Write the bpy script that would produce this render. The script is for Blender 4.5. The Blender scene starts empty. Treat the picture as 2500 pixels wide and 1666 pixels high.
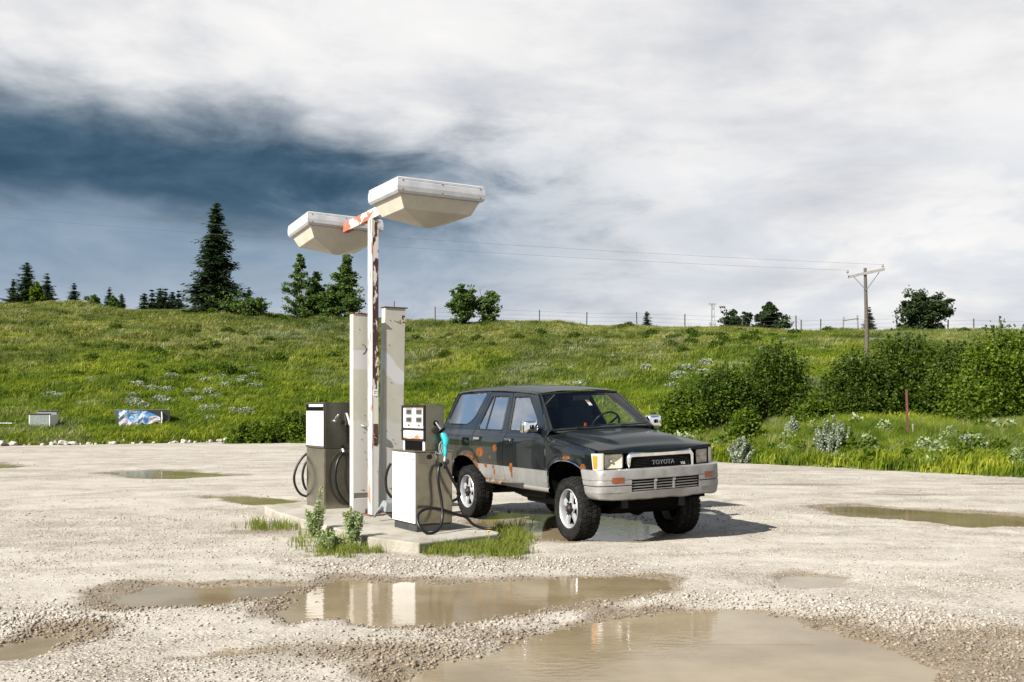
import bpy, bmesh, math, random
import numpy as np
from mathutils import Vector, Matrix
from mathutils.geometry import delaunay_2d_cdt

R = math.radians
scene = bpy.context.scene
COL = scene.collection
random.seed(7)
rng = np.random.default_rng(11)

# ------------------------------------------------------------------ camera
CAM_H, FPX, V0 = 1.402, 2504.3, 998.9          # eye height (m), focal length and horizon row in photo pixels
cam_d = bpy.data.cameras.new('camera'); cam = bpy.data.objects.new('camera', cam_d); COL.objects.link(cam)
cam.location = (0, 0, CAM_H); cam.rotation_euler = (R(90), 0, 0)
cam_d.sensor_width = 36; cam_d.lens = 36 * FPX / 2500; cam_d.shift_y = (V0 - 833) / 2500
cam_d.clip_start = .1; cam_d.clip_end = 3000
scene.camera = cam

# ------------------------------------------------------------------ sun, exposure
SUN_AZ, SUN_EL = R(225), R(36)                  # compass angle from +Y, clockwise: behind the camera to the left
sun_d = bpy.data.lights.new('sun', 'SUN'); sun = bpy.data.objects.new('sun', sun_d); COL.objects.link(sun)
to_sun = Vector((math.sin(SUN_AZ) * math.cos(SUN_EL), math.cos(SUN_AZ) * math.cos(SUN_EL), math.sin(SUN_EL)))
sun.rotation_euler = to_sun.to_track_quat('Z', 'Y').to_euler(); sun.location = to_sun * 50
sun_d.energy = 5.0; sun_d.angle = R(.5); sun_d.color = (1, .955, .88)
scene.view_settings.view_transform = 'Standard'; scene.view_settings.look = 'None'
scene.view_settings.exposure = 1.6; scene.view_settings.gamma = 1
scene.view_settings.use_curve_mapping = False
scene.cycles.max_bounces = 8; scene.cycles.transparent_max_bounces = 12
scene.cycles.use_denoising = True

# ------------------------------------------------------------------ node helper
ALB = .61                                       # exposure is set for the sunlit gravel; surfaces keep real-world reflectance
class NT:
    def __init__(self, tree): self.t = tree; self.n = tree.nodes; self.l = tree.links
    def node(self, typ, props=None, **ins):
        nd = self.n.new(typ)
        if typ == 'ShaderNodeBsdfPrincipled' and 'Base_Color' in ins and not (isinstance(ins.get('Metallic'), float) and ins['Metallic'] > .5):
            v = ins['Base_Color']; ins['Base_Color'] = tuple(c * ALB for c in v[:3]) if isinstance(v, tuple) else self.mix(1., v, (ALB, ALB, ALB), 'MULTIPLY')
        for k, v in (props or {}).items(): setattr(nd, k, v)
        for k, v in ins.items():
            k2 = int(k[1:]) if k[0] == '_' and k[1:].isdigit() else k.replace('_', ' ')
            self.put(nd.inputs[k2], v)
        return nd
    def put(self, sock, v):
        if isinstance(v, bpy.types.NodeSocket): self.l.new(v, sock)
        elif isinstance(v, bpy.types.Node): self.l.new(v.outputs[0], sock)
        else:
            if hasattr(sock.default_value, '__len__') and isinstance(v, (tuple, list)) and len(sock.default_value) == 4 and len(v) == 3: v = (*v, 1)
            sock.default_value = v
    def math(self, op, a, b=0., c=0., clamp=False):
        nd = self.n.new('ShaderNodeMath'); nd.operation = op; nd.use_clamp = clamp
        self.put(nd.inputs[0], a); self.put(nd.inputs[1], b); self.put(nd.inputs[2], c); return nd.outputs[0]
    def vmath(self, op, a, b=(0, 0, 0), s=None):
        nd = self.n.new('ShaderNodeVectorMath'); nd.operation = op
        self.put(nd.inputs[0], a); self.put(nd.inputs[1], b)
        if s is not None: self.put(nd.inputs['Scale'], s)
        return nd.outputs[1] if op in ('LENGTH', 'DOT_PRODUCT', 'DISTANCE') else nd.outputs[0]
    def smooth(self, v, a, b):                  # 0 at a, 1 at b (a may exceed b)
        nd = self.n.new('ShaderNodeMapRange'); nd.interpolation_type = 'SMOOTHSTEP'
        self.put(nd.inputs[0], v)
        if not isinstance(a, (int, float)) or not isinstance(b, (int, float)) or a < b:
            self.put(nd.inputs[1], a); self.put(nd.inputs[2], b)
        else:
            self.put(nd.inputs[1], b); self.put(nd.inputs[2], a); nd.inputs[3].default_value = 1; nd.inputs[4].default_value = 0
        return nd.outputs[0]
    def mix(self, f, a, b, typ='MIX'):
        nd = self.n.new('ShaderNodeMix'); nd.data_type = 'RGBA'; nd.blend_type = typ
        self.put(nd.inputs[0], f); self.put(nd.inputs[6], a); self.put(nd.inputs[7], b); return nd.outputs[2]
    def noise(self, vec, scale, detail=4., rough=.55, dist=0., out=0):
        nd = self.n.new('ShaderNodeTexNoise')
        if vec is not None: self.put(nd.inputs['Vector'], vec)
        nd.inputs['Scale'].default_value = scale; nd.inputs['Detail'].default_value = detail
        nd.inputs['Roughness'].default_value = rough; nd.inputs['Distortion'].default_value = dist
        return nd.outputs[out]
    def ramp(self, f, stops):
        nd = self.n.new('ShaderNodeValToRGB'); self.put(nd.inputs[0], f)
        e = nd.color_ramp.elements
        while len(e) < len(stops): e.new(.5)
        for el, (p, c) in zip(e, stops): el.position = p; el.color = (*c, 1)
        return nd.outputs[0]
    def sep(self, v):
        nd = self.n.new('ShaderNodeSeparateXYZ'); self.put(nd.inputs[0], v); return nd.outputs
    def comb(self, x, y, z):
        nd = self.n.new('ShaderNodeCombineXYZ'); self.put(nd.inputs[0], x); self.put(nd.inputs[1], y); self.put(nd.inputs[2], z); return nd.outputs[0]

# ------------------------------------------------------------------ world: broken storm clouds over a clear sky
world = bpy.data.worlds.new('World'); scene.world = world; world.use_nodes = True
w = NT(world.node_tree); w.n.clear()
d = w.node('ShaderNodeTexCoord').outputs['Generated']
sx, sy, sz = w.sep(d)
az = w.math('MULTIPLY', w.math('ARCTAN2', sx, sy), 57.2958)
el = w.math('MULTIPLY', w.math('ARCSINE', sz), 57.2958)
den = w.math('ADD', w.math('MAXIMUM', sz, 0.), .16)
cp = w.comb(w.math('DIVIDE', sx, den), w.math('DIVIDE', sy, den), 0.)
ang = w.comb(w.math('MULTIPLY', az, .05), w.math('MULTIPLY', el, .13), 0.)
n1 = w.noise(cp, 1.1, 9, .56, .35)
n2 = w.noise(ang, 1.0, 8, .55, .5)
n3 = w.noise(ang, 2.6, 7, .6, .3)
nb = w.noise(cp, 1.9, 9, .55, .3)
elw = w.math('ADD', el, w.math('MULTIPLY', w.math('SUBTRACT', n2, .5), 5.5))
elw = w.math('ADD', elw, w.math('MULTIPLY', w.math('SUBTRACT', n3, .5), 3.))
azw = w.math('ADD', az, w.math('MULTIPLY', w.math('SUBTRACT', n3, .5), 22.))
azr = w.math('ADD', az, 26.5)
eu = w.math('SUBTRACT', 15.7, w.math('MULTIPLY', azr, .035))
lo = w.math('SUBTRACT', 10.2, w.math('MULTIPLY', azr, .03))
left = w.smooth(az, -47., -32.)
dk = w.math('MULTIPLY', w.smooth(w.math('SUBTRACT', elw, eu), 1.9, -2.4), w.smooth(w.math('SUBTRACT', elw, lo), -1.2, 1.0))
dk = w.math('MULTIPLY', w.math('MULTIPLY', dk, w.smooth(azw, 3., -13.)), left)
tail = w.math('MULTIPLY', w.math('MULTIPLY', w.smooth(w.math('SUBTRACT', elw, eu), 2.5, -3.), w.smooth(elw, 4., 8.5)), w.math('MULTIPLY', w.smooth(azw, 11., -9.), left))
low = w.math('MULTIPLY', w.math('MULTIPLY', w.smooth(elw, 15., 9.), w.smooth(azw, 11., -13.)), left)
base = w.ramp(w.math('ADD', w.math('MULTIPLY', n1, .75), w.math('MULTIPLY', n3, .25)),
              [(.30, (.44, .48, .54)), (.42, (.62, .63, .66)), (.52, (.79, .785, .785)), (.66, (.89, .88, .87))])
side = w.smooth(az, 30., 8.)
base = w.mix(w.math('MULTIPLY', w.smooth(n3, .42, .60), w.math('MULTIPLY', w.smooth(elw, 17., 10.), .42)), base, (.46, .52, .61))
col = w.mix(w.math('MULTIPLY', low, .85), base, w.mix(w.smooth(n3, .35, .65), (.25, .33, .43), (.50, .55, .63)))
col = w.mix(w.math('MULTIPLY', tail, .8), col, w.mix(n3, (.10, .185, .28), (.30, .39, .49)))
col = w.mix(w.math('MULTIPLY', dk, .97), col, w.mix(w.smooth(n3, .3, .7), (.024, .066, .115), (.062, .122, .185)))
gap = w.math('MULTIPLY', w.smooth(w.math('ADD', nb, w.math('MULTIPLY', w.smooth(el, 30., 60.), .09)), .44, .53), w.math('MAXIMUM', w.smooth(el, 25., 42.), w.math('MULTIPLY', w.smooth(az, -31., -42.), w.smooth(el, 7., 13.))))
sky = w.node('ShaderNodeTexSky', {'sky_type': 'NISHITA', 'sun_disc': False, 'sun_elevation': SUN_EL, 'sun_rotation': SUN_AZ})
bg1 = w.node('ShaderNodeBackground', Color=sky, Strength=.06)
bg2 = w.node('ShaderNodeBackground', Color=col, Strength=.372)
mx = w.node('ShaderNodeMixShader', _0=gap, _1=bg2, _2=bg1)
w.node('ShaderNodeOutputWorld', Surface=mx)

# ------------------------------------------------------------------ mesh helpers
class MB:
    """collects shapes; build() links them as one mesh object"""
    def __init__(s): s.v = []; s.f = []
    def add(s, vs, fs):
        o = len(s.v); s.v += [tuple(p) for p in vs]; s.f += [tuple(i + o for i in f) for f in fs]; return s
    def box(s, a, b, m=None):
        x0, y0, z0 = a; x1, y1, z1 = b
        vs = [(x0, y0, z0), (x1, y0, z0), (x1, y1, z0), (x0, y1, z0), (x0, y0, z1), (x1, y0, z1), (x1, y1, z1), (x0, y1, z1)]
        if m is not None: vs = [m @ Vector(p) for p in vs]
        return s.add(vs, [(3, 2, 1, 0), (4, 5, 6, 7), (0, 1, 5, 4), (1, 2, 6, 5), (2, 3, 7, 6), (3, 0, 4, 7)])
    def tube(s, pts, r, n=8, cap=True):
        pts = [Vector(p) for p in pts]; m = len(pts)
        rs = r if isinstance(r, (list, tuple)) else [r] * m
        vs = []; prev = None
        for i, p in enumerate(pts):
            t = (pts[min(i + 1, m - 1)] - pts[max(i - 1, 0)]).normalized()
            if prev is None:
                a = Vector((0, 0, 1)) if abs(t.z) < .9 else Vector((1, 0, 0)); u = t.cross(a).normalized()
            else:
                u = (prev - t * prev.dot(t)).normalized()
            prev = u; vv = t.cross(u)
            for k in range(n):
                an = 2 * math.pi * k / n; vs.append(p + (u * math.cos(an) + vv * math.sin(an)) * rs[i])
        fs = [(i * n + k, i * n + (k + 1) % n, (i + 1) * n + (k + 1) % n, (i + 1) * n + k) for i in range(m - 1) for k in range(n)]
        if cap: fs += [tuple(range(n - 1, -1, -1)), tuple(range((m - 1) * n, m * n))]
        return s.add(vs, fs)
    def lathe(s, prof, n=24, axis='z', o=(0, 0, 0), closed=False):
        vs = []
        for k in range(n):
            an = 2 * math.pi * k / n; c, sn = math.cos(an), math.sin(an)
            for r, h in prof:
                p = {'z': (r * c, r * sn, h), 'y': (r * c, h, r * sn), 'x': (h, r * c, r * sn)}[axis]
                vs.append((p[0] + o[0], p[1] + o[1], p[2] + o[2]))
        m = len(prof); fs = []
        for k in range(n):
            k2 = (k + 1) % n
            for i in range(m if closed else m - 1):
                j = (i + 1) % m; fs.append((k * m + i, k2 * m + i, k2 * m + j, k * m + j))
        return s.add(vs, fs)
    def prism(s, poly, h0, h1, fn=lambda x, y, h: (x, y, h)):
        n = len(poly); vs = [fn(x, y, h0) for x, y in poly] + [fn(x, y, h1) for x, y in poly]
        return s.add(vs, [tuple(range(n - 1, -1, -1)), tuple(range(n, 2 * n))] + [(i, (i + 1) % n, n + (i + 1) % n, n + i) for i in range(n)])
    def grid(s, P):                              # P: rows x cols x 3
        r, c = len(P), len(P[0]); vs = [p for row in P for p in row]
        return s.add(vs, [(i * c + j, i * c + j + 1, (i + 1) * c + j + 1, (i + 1) * c + j) for i in range(r - 1) for j in range(c - 1)])
    def build(s, name, mat, parent=None, smooth=False, bevel=0, loc=None, fix=True):
        me = bpy.data.meshes.new(name); me.from_pydata(s.v, [], s.f)
        if fix:
            bm = bmesh.new(); bm.from_mesh(me); bmesh.ops.recalc_face_normals(bm, faces=bm.faces); bm.to_mesh(me); bm.free()
        o = bpy.data.objects.new(name, me); COL.objects.link(o)
        if mat: me.materials.append(mat)
        if smooth: smooth_by_angle(me, smooth if not isinstance(smooth, bool) else 40)
        if bevel:
            b = o.modifiers.new('bevel', 'BEVEL'); b.width = bevel; b.segments = 2; b.limit_method = 'ANGLE'; b.angle_limit = R(35)
        if parent: o.parent = parent
        if loc: o.location = loc
        return o

def smooth_by_angle(me, deg):
    me.polygons.foreach_set('use_smooth', np.ones(len(me.polygons), bool))
    bm = bmesh.new(); bm.from_mesh(me); lim = R(deg)
    for e in bm.edges: e.smooth = not (len(e.link_faces) == 2 and e.calc_face_angle(0) > lim)
    bm.to_mesh(me); bm.free()

def np_mesh(name, V, F, mat, parent=None, attrs=None, smooth=False):
    """fast mesh from numpy arrays; F is (n,3) or (n,4)"""
    me = bpy.data.meshes.new(name); k = F.shape[1]
    me.vertices.add(len(V)); me.vertices.foreach_set('co', np.asarray(V, np.float32).ravel())
    me.loops.add(F.size); me.loops.foreach_set('vertex_index', np.asarray(F, np.int32).ravel())
    me.polygons.add(len(F)); me.polygons.foreach_set('loop_start', np.arange(0, F.size, k, dtype=np.int32))
    me.update(calc_edges=True)
    if smooth: me.polygons.foreach_set('use_smooth', np.ones(len(F), bool))
    for an, (typ, dom, arr) in (attrs or {}).items():
        a = me.attributes.new(an, typ, dom); a.data.foreach_set('value' if typ in ('FLOAT', 'INT') else 'vector', np.asarray(arr, np.float32).ravel())
    if mat: me.materials.append(mat)
    o = bpy.data.objects.new(name, me); COL.objects.link(o)
    if parent: o.parent = parent
    return o

def tag(o, label, cat, group=None):
    o['label'] = label; o['category'] = cat
    if group: o['group'] = group
    return o
def kind(o, k, label=None):
    o['kind'] = k
    if label: o['label'] = label
    return o
def thing(name, label, cat, loc=(0, 0, 0), rz=0, group=None):
    o = bpy.data.objects.new(name, None); COL.objects.link(o); o.empty_display_size = .2
    o.location = loc; o.rotation_euler = (0, 0, rz); return tag(o, label, cat, group)
def copy_tree(o, parent=None):
    c = o.copy(); COL.objects.link(c); c.parent = parent
    for ch in o.children: copy_tree(ch, c)
    return c
def spline(pts, n=6):
    P = [Vector(p) for p in pts]; out = []
    for i in range(len(P) - 1):
        p0 = P[max(i - 1, 0)]; p1 = P[i]; p2 = P[i + 1]; p3 = P[min(i + 2, len(P) - 1)]
        for k in range(n):
            t = k / n
            out.append(.5 * ((2 * p1) + (p2 - p0) * t + (2 * p0 - 5 * p1 + 4 * p2 - p3) * t * t + (3 * p1 - p0 - 3 * p2 + p3) * t ** 3))
    return out + [P[-1]]

# numpy value noise
def _hash(ix, iy, seed):
    h = (ix.astype(np.int64) * 374761393 + iy.astype(np.int64) * 668265263 + seed * 69069) & 0xffffffff
    h = ((h ^ (h >> 13)) * 1274126177) & 0xffffffff
    return ((h ^ (h >> 16)) & 0xffff) / 65535.
def vnoise(x, y, seed=0):
    ix, iy = np.floor(x), np.floor(y); fx, fy = x - ix, y - iy
    fx = fx * fx * (3 - 2 * fx); fy = fy * fy * (3 - 2 * fy)
    a = _hash(ix, iy, seed); b = _hash(ix + 1, iy, seed); c = _hash(ix, iy + 1, seed); e = _hash(ix + 1, iy + 1, seed)
    return (a * (1 - fx) + b * fx) * (1 - fy) + (c * (1 - fx) + e * fx) * fy
def fbm(x, y, seed=0, oct=4):
    s = 0; a = .5
    for i in range(oct): s = s + a * (vnoise(x * 2 ** i, y * 2 ** i, seed + i * 17) - .5); a *= .5
    return s
def sstep(a, b, x):
    t = np.clip((np.asarray(x, float) - a) / (b - a), 0, 1); return t * t * (3 - 2 * t)

# ------------------------------------------------------------------ materials
def mat(name, col=(.5, .5, .5), rough=.5, metal=0., spec=.5, coat=0., bump=None, var=0., vscale=8., ior=None, coord='Object'):
    """principled with optional noise colour variation (var) and bump (scale, strength)"""
    m = bpy.data.materials.new(name); m.use_nodes = True; t = NT(m.node_tree); t.n.clear()
    p = t.node('ShaderNodeBsdfPrincipled', Roughness=rough, Metallic=metal)
    p.inputs['Specular IOR Level'].default_value = spec
    if coat: p.inputs['Coat Weight'].default_value = coat; p.inputs['Coat Roughness'].default_value = .04
    if ior: p.inputs['IOR'].default_value = ior
    tc = t.node('ShaderNodeTexCoord').outputs[coord]
    if metal <= .5: col = tuple(c * ALB for c in col)
    if var:
        n = t.noise(tc, vscale, 6, .6)
        lo = tuple(c * (1 - var) for c in col); hi = tuple(min(1, c * (1 + var)) for c in col)
        t.put(p.inputs['Base Color'], t.mix(t.smooth(n, .3, .7), lo, hi))
    else: t.put(p.inputs['Base Color'], col)
    if bump:
        b = t.node('ShaderNodeBump', Strength=bump[1], Distance=.02); t.put(b.inputs['Height'], t.noise(tc, bump[0], 5, .6)); t.put(p.inputs['Normal'], b)
    t.node('ShaderNodeOutputMaterial', Surface=p); return m
M = {}
M['black'] = mat('black_rubber', (.010, .010, .010), .55, spec=.25, var=.3)
M['hose'] = mat('hose_rubber', (.008, .008, .009), .4, spec=.3, var=.3)
M['chrome'] = mat('chrome', (.82, .83, .85), .08, 1., var=.06, vscale=20)
M['dark'] = mat('dark_void', (.004, .004, .004), .9, spec=.05)  # near-black for marks and liners, and for shade painted into openings
M['plastic'] = mat('dark_plastic', (.012, .012, .013), .5, spec=.25, var=.2)
M['seat'] = mat('seat_cloth', (.03, .03, .033), .95, bump=(120, .3), var=.2)
M['wood'] = mat('weathered_wood', (.20, .175, .14), .9, bump=(30, .6), var=.35, vscale=14)
M['wire'] = mat('wire_metal', (.12, .12, .125), .5, .6)
M['rustypost'] = mat('rusty_post', (.11, .034, .02), .85, var=.4, vscale=20)
M['galv'] = mat('galvanised_metal', (.36, .39, .38), .45, .5, var=.25, vscale=3)
M['rock'] = mat('pale_rock', (.46, .43, .38), .9, bump=(14, .8), var=.3, vscale=5)
M['bark'] = mat('bark', (.10, .08, .06), .95, bump=(20, .8), var=.35, vscale=9)
M['birch'] = mat('pale_bark', (.34, .33, .29), .9, bump=(20, .4), var=.3, vscale=9)
M['teal'] = mat('teal_plastic', (.02, .42, .46), .35, coat=.4, var=.12)
M['glassdisp'] = mat('display_window', (.05, .05, .045), .15, var=.3)
M['screw'] = mat('rust_screw', (.12, .05, .025), .8)

def leaf_mat(name, cols, rough=.55, trans=.3, pos_scale=None):
    """foliage: colour per leaf from a short ramp, light shining through"""
    m = bpy.data.materials.new(name); m.use_nodes = True; t = NT(m.node_tree); t.n.clear()
    g = t.node('ShaderNodeNewGeometry')
    rnd = g.outputs['Random Per Island']
    tc = t.node('ShaderNodeTexCoord').outputs['Object']
    n = t.noise(tc, .9, 3, .6)
    f = t.math('ADD', t.math('MULTIPLY', rnd, .5), t.math('MULTIPLY', n, .5))
    c = t.ramp(f, [(.15 + .7 * i / (len(cols) - 1), q) for i, q in enumerate(cols)])
    p = t.node('ShaderNodeBsdfPrincipled', Base_Color=c, Roughness=rough); p.inputs['Specular IOR Level'].default_value = .08
    tr = t.node('ShaderNodeBsdfTranslucent', Color=t.mix(1., c, (1.25, 1.3, .6), 'MULTIPLY'))
    t.node('ShaderNodeOutputMaterial', Surface=t.node('ShaderNodeMixShader', _0=trans, _1=p, _2=tr)); return m
M['spruce'] = leaf_mat('spruce_needles', [(.016, .032, .014), (.030, .055, .022), (.05, .08, .03)], .7, .12)
M['pine'] = leaf_mat('pine_needles', [(.018, .034, .014), (.034, .058, .02), (.055, .08, .028)], .7, .12)
M['aspen'] = leaf_mat('aspen_leaves', [(.04, .075, .02), (.08, .135, .035), (.14, .20, .06)], .5, .3)
M['shrub'] = leaf_mat('shrub_leaves', [(.020, .044, .006), (.050, .088, .009), (.125, .17, .018)], .5, .3)
M['shrub2'] = leaf_mat('bright_shrub_leaves', [(.032, .066, .007), (.08, .13, .011), (.17, .22, .02)], .5, .32)
M['sage'] = leaf_mat('sage_leaves', [(.16, .19, .13), (.27, .31, .23), (.40, .44, .36)], .7, .2)
M['weed'] = leaf_mat('weed_leaves', [(.14, .19, .06), (.27, .33, .16), (.42, .47, .30)], .6, .3)

def turf_nodes(t, pos):
    """colour of the hillside's growth by place: fresh green, olive, dry straw and sage patches"""
    a = t.noise(pos, .085, 4, .55, .8); b = t.noise(t.vmath('MULTIPLY', pos, (1., .6, 1.)), .42, 5, .65, .3); c = t.noise(pos, 1.9, 4, .65)
    z = t.sep(pos)[2]
    green = t.ramp(t.math('ADD', t.math('MULTIPLY', b, .55), t.math('MULTIPLY', c, .45)), [(.33, (.055, .090, .006)), (.46, (.135, .185, .010)), (.58, (.235, .265, .018)), (.70, (.30, .31, .05))])
    up = t.smooth(t.math('ADD', z, t.math('MULTIPLY', t.math('SUBTRACT', a, .5), 16.)), 2.2, 6.5)
    olive = t.ramp(t.math('ADD', t.math('MULTIPLY', b, .5), t.math('MULTIPLY', c, .5)), [(.35, (.075, .092, .014)), (.46, (.165, .18, .034)), (.57, (.27, .265, .08)), (.70, (.38, .355, .17))])
    col = t.mix(t.math('MULTIPLY', up, .9), green, olive)
    pale = t.smooth(t.math('ADD', t.math('MULTIPLY', a, .5), t.math('MULTIPLY', b, .5)), .53, .62)
    col = t.mix(t.math('MULTIPLY', pale, .55), col, (.20, .22, .125))
    patch_tone = t.ramp(t.noise(pos, .16, 3, .5, 1.), [(.36, (.48, .60, .58)), (.50, (.74, .82, .84)), (.64, (.90, .94, 1.0))])      # broad darker and lighter patches
    return t.mix(1., col, patch_tone, 'MULTIPLY')
def turf_material(name, blades):
    m = bpy.data.materials.new(name); m.use_nodes = True; t = NT(m.node_tree); t.n.clear()
    pos = t.node('ShaderNodeNewGeometry').outputs['Position']
    c = turf_nodes(t, pos)
    if blades:
        oi = t.node('ShaderNodeObjectInfo').outputs['Random']
        c = t.mix(1., c, t.ramp(oi, [(0, (.45, .52, .45)), (.5, (1., 1., 1.)), (.8, (1.35, 1.25, 1.15)), (.92, (1.8, 1.55, 2.2)), (1, (2.3, 2.0, 3.6))]), 'MULTIPLY')
        p = t.node('ShaderNodeBsdfPrincipled', Base_Color=c, Roughness=.55); p.inputs['Specular IOR Level'].default_value = .12
        tr = t.node('ShaderNodeBsdfTranslucent', Color=t.mix(1., c, (1.2, 1.25, .6), 'MULTIPLY'))
        s = t.node('ShaderNodeMixShader', _0=.35, _1=p, _2=tr)
    else:
        p = t.node('ShaderNodeBsdfPrincipled', Base_Color=t.mix(1., c, (.7, .7, .65), 'MULTIPLY'), Roughness=.95)
        b = t.node('ShaderNodeBump', Strength=.8, Distance=.1); t.put(b.inputs['Height'], t.noise(pos, 6., 6, .7)); t.put(p.inputs['Normal'], b); s = p
    t.node('ShaderNodeOutputMaterial', Surface=s); return m
def lot_grass():
    m = leaf_mat('lot_grass', [(.06, .10, .012), (.13, .17, .022), (.25, .25, .07)], .6, .3); return m
M['lotgrass'] = lot_grass()
M['turf'] = turf_material('hill_turf', False); M['blades'] = turf_material('grass_blades', True)

def gravel_material():
    m = bpy.data.materials.new('gravel'); m.use_nodes = True; t = NT(m.node_tree); t.n.clear()
    pos = t.node('ShaderNodeNewGeometry').outputs['Position']
    wet = t.node('ShaderNodeAttribute', {'attribute_name': 'wet'}).outputs['Fac']
    big = t.noise(t.vmath('MULTIPLY', pos, (.75, 2.1, 1.)), .30, 6, .6, .9); mid = t.noise(pos, 1.7, 6, .65, .4); fine = t.noise(pos, 55., 3, .7); gr = t.noise(pos, 22., 4, .7)
    v = t.node('ShaderNodeTexVoronoi', Vector=t.vmath('ADD', pos, t.vmath('SCALE', t.noise(pos, 18., 2, .5, 0., 1), s=.02)), Scale=46.)
    cell = t.sep(v.outputs['Color'])[0]
    packed = t.smooth(t.math('ADD', t.math('MULTIPLY', big, .65), t.math('MULTIPLY', mid, .35)), .44, .56)     # fines packed hard by traffic
    trk = t.math('MULTIPLY', t.node('ShaderNodeAttribute', {'attribute_name': 'track'}).outputs['Fac'], t.smooth(mid, .30, .55))
    packed = t.math('MAXIMUM', packed, trk)
    col = t.ramp(t.math('ADD', t.math('MULTIPLY', trk, .07), t.math('ADD', t.math('MULTIPLY', big, .45), t.math('MULTIPLY', mid, .55))), [(.34, (.288, .25, .198)), (.47, (.368, .332, .275)), (.60, (.445, .41, .352))])
    spk = t.ramp(t.math('ADD', t.math('MULTIPLY', cell, .5), t.math('MULTIPLY', fine, .5)), [(.18, (.45, .44, .43)), (.42, (.92, .92, .92)), (.62, (1.1, 1.1, 1.1)), (.82, (1.35, 1.35, 1.36))])
    spk = t.mix(t.math('MULTIPLY', packed, .72), spk, t.ramp(gr, [(.3, (.88, .88, .87)), (.6, (1.08, 1.08, 1.08))]))
    col = t.mix(1., col, spk, 'MULTIPLY')
    wn = t.math('ADD', wet, t.math('MULTIPLY', t.math('SUBTRACT', mid, .5), .8))
    wn = t.math('ADD', wn, t.math('MULTIPLY', t.math('SUBTRACT', cell, .5), .4))
    wm = t.smooth(wn, .3, .8)
    col = t.mix(wm, col, t.mix(cell, (.15, .118, .076), (.28, .232, .168)))
    p = t.node('ShaderNodeBsdfPrincipled', Base_Color=col, Roughness=t.mix(wm, (.95,) * 3, (.55,) * 3))
    p.inputs['Specular IOR Level'].default_value = .3
    lo = t.math('SUBTRACT', 1., t.math('MULTIPLY', packed, .75))
    h = t.math('ADD', t.math('MULTIPLY', t.math('MULTIPLY', v.outputs['Distance'], -1.1), lo), t.math('ADD', t.math('MULTIPLY', t.math('MULTIPLY', fine, .6), lo), t.math('MULTIPLY', t.noise(pos, 9., 5, .7), 1.2)))
    b = t.node('ShaderNodeBump', Strength=.55, Distance=.018); t.put(b.inputs['Height'], h); t.put(p.inputs['Normal'], b)
    t.node('ShaderNodeOutputMaterial', Surface=p); return m
M['gravel'] = gravel_material()

def water_material():
    m = bpy.data.materials.new('muddy_water'); m.use_nodes = True; t = NT(m.node_tree); t.n.clear()
    pos = t.node('ShaderNodeNewGeometry').outputs['Position']
    n = t.noise(pos, .8, 4, .6)
    c = t.mix(t.smooth(n, .35, .65), (.205, .158, .088), (.30, .24, .15))
    p = t.node('ShaderNodeBsdfPrincipled', Base_Color=c, Roughness=.035, IOR=1.28)
    rip = t.noise(t.vmath('MULTIPLY', pos, (1., 2.2, 1.)), 9., 3, .55)
    b = t.node('ShaderNodeBump', Strength=.10, Distance=.01); t.put(b.inputs['Height'], rip); t.put(p.inputs['Normal'], b)
    t.node('ShaderNodeOutputMaterial', Surface=p); return m
M['water'] = water_material()

def stone_material():
    m = bpy.data.materials.new('gravel_stones'); m.use_nodes = True; t = NT(m.node_tree); t.n.clear()
    a = t.node('ShaderNodeAttribute', {'attribute_name': 'tone'}).outputs['Fac']
    wv = t.node('ShaderNodeAttribute', {'attribute_name': 'wet'}).outputs['Fac']
    c = t.ramp(a, [(0, (.16, .14, .11)), (.3, (.29, .255, .205)), (.65, (.39, .35, .29)), (1, (.53, .49, .43))])
    c = t.mix(wv, c, t.mix(1., c, (.52, .45, .36), 'MULTIPLY'))
    p = t.node('ShaderNodeBsdfPrincipled', Base_Color=c, Roughness=.85); t.node('ShaderNodeOutputMaterial', Surface=p); return m
M['stones'] = stone_material()

def concrete_material():
    m = bpy.data.materials.new('concrete'); m.use_nodes = True; t = NT(m.node_tree); t.n.clear()
    tc = t.node('ShaderNodeTexCoord').outputs['Object']
    n = t.noise(tc, 2.3, 6, .65, .4); f = t.noise(tc, 70., 3, .7)
    c = t.ramp(n, [(.3, (.22, .195, .15)), (.5, (.35, .325, .27)), (.7, (.43, .405, .35))])
    c = t.mix(1., c, t.ramp(f, [(.3, (.72, .72, .7)), (.55, (1.05, 1.05, 1.05))]), 'MULTIPLY')
    p = t.node('ShaderNodeBsdfPrincipled', Base_Color=c, Roughness=.92)
    b = t.node('ShaderNodeBump', Strength=.5, Distance=.01); t.put(b.inputs['Height'], f); t.put(p.inputs['Normal'], b)
    t.node('ShaderNodeOutputMaterial', Surface=p); return m
M['concrete'] = concrete_material()

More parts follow.
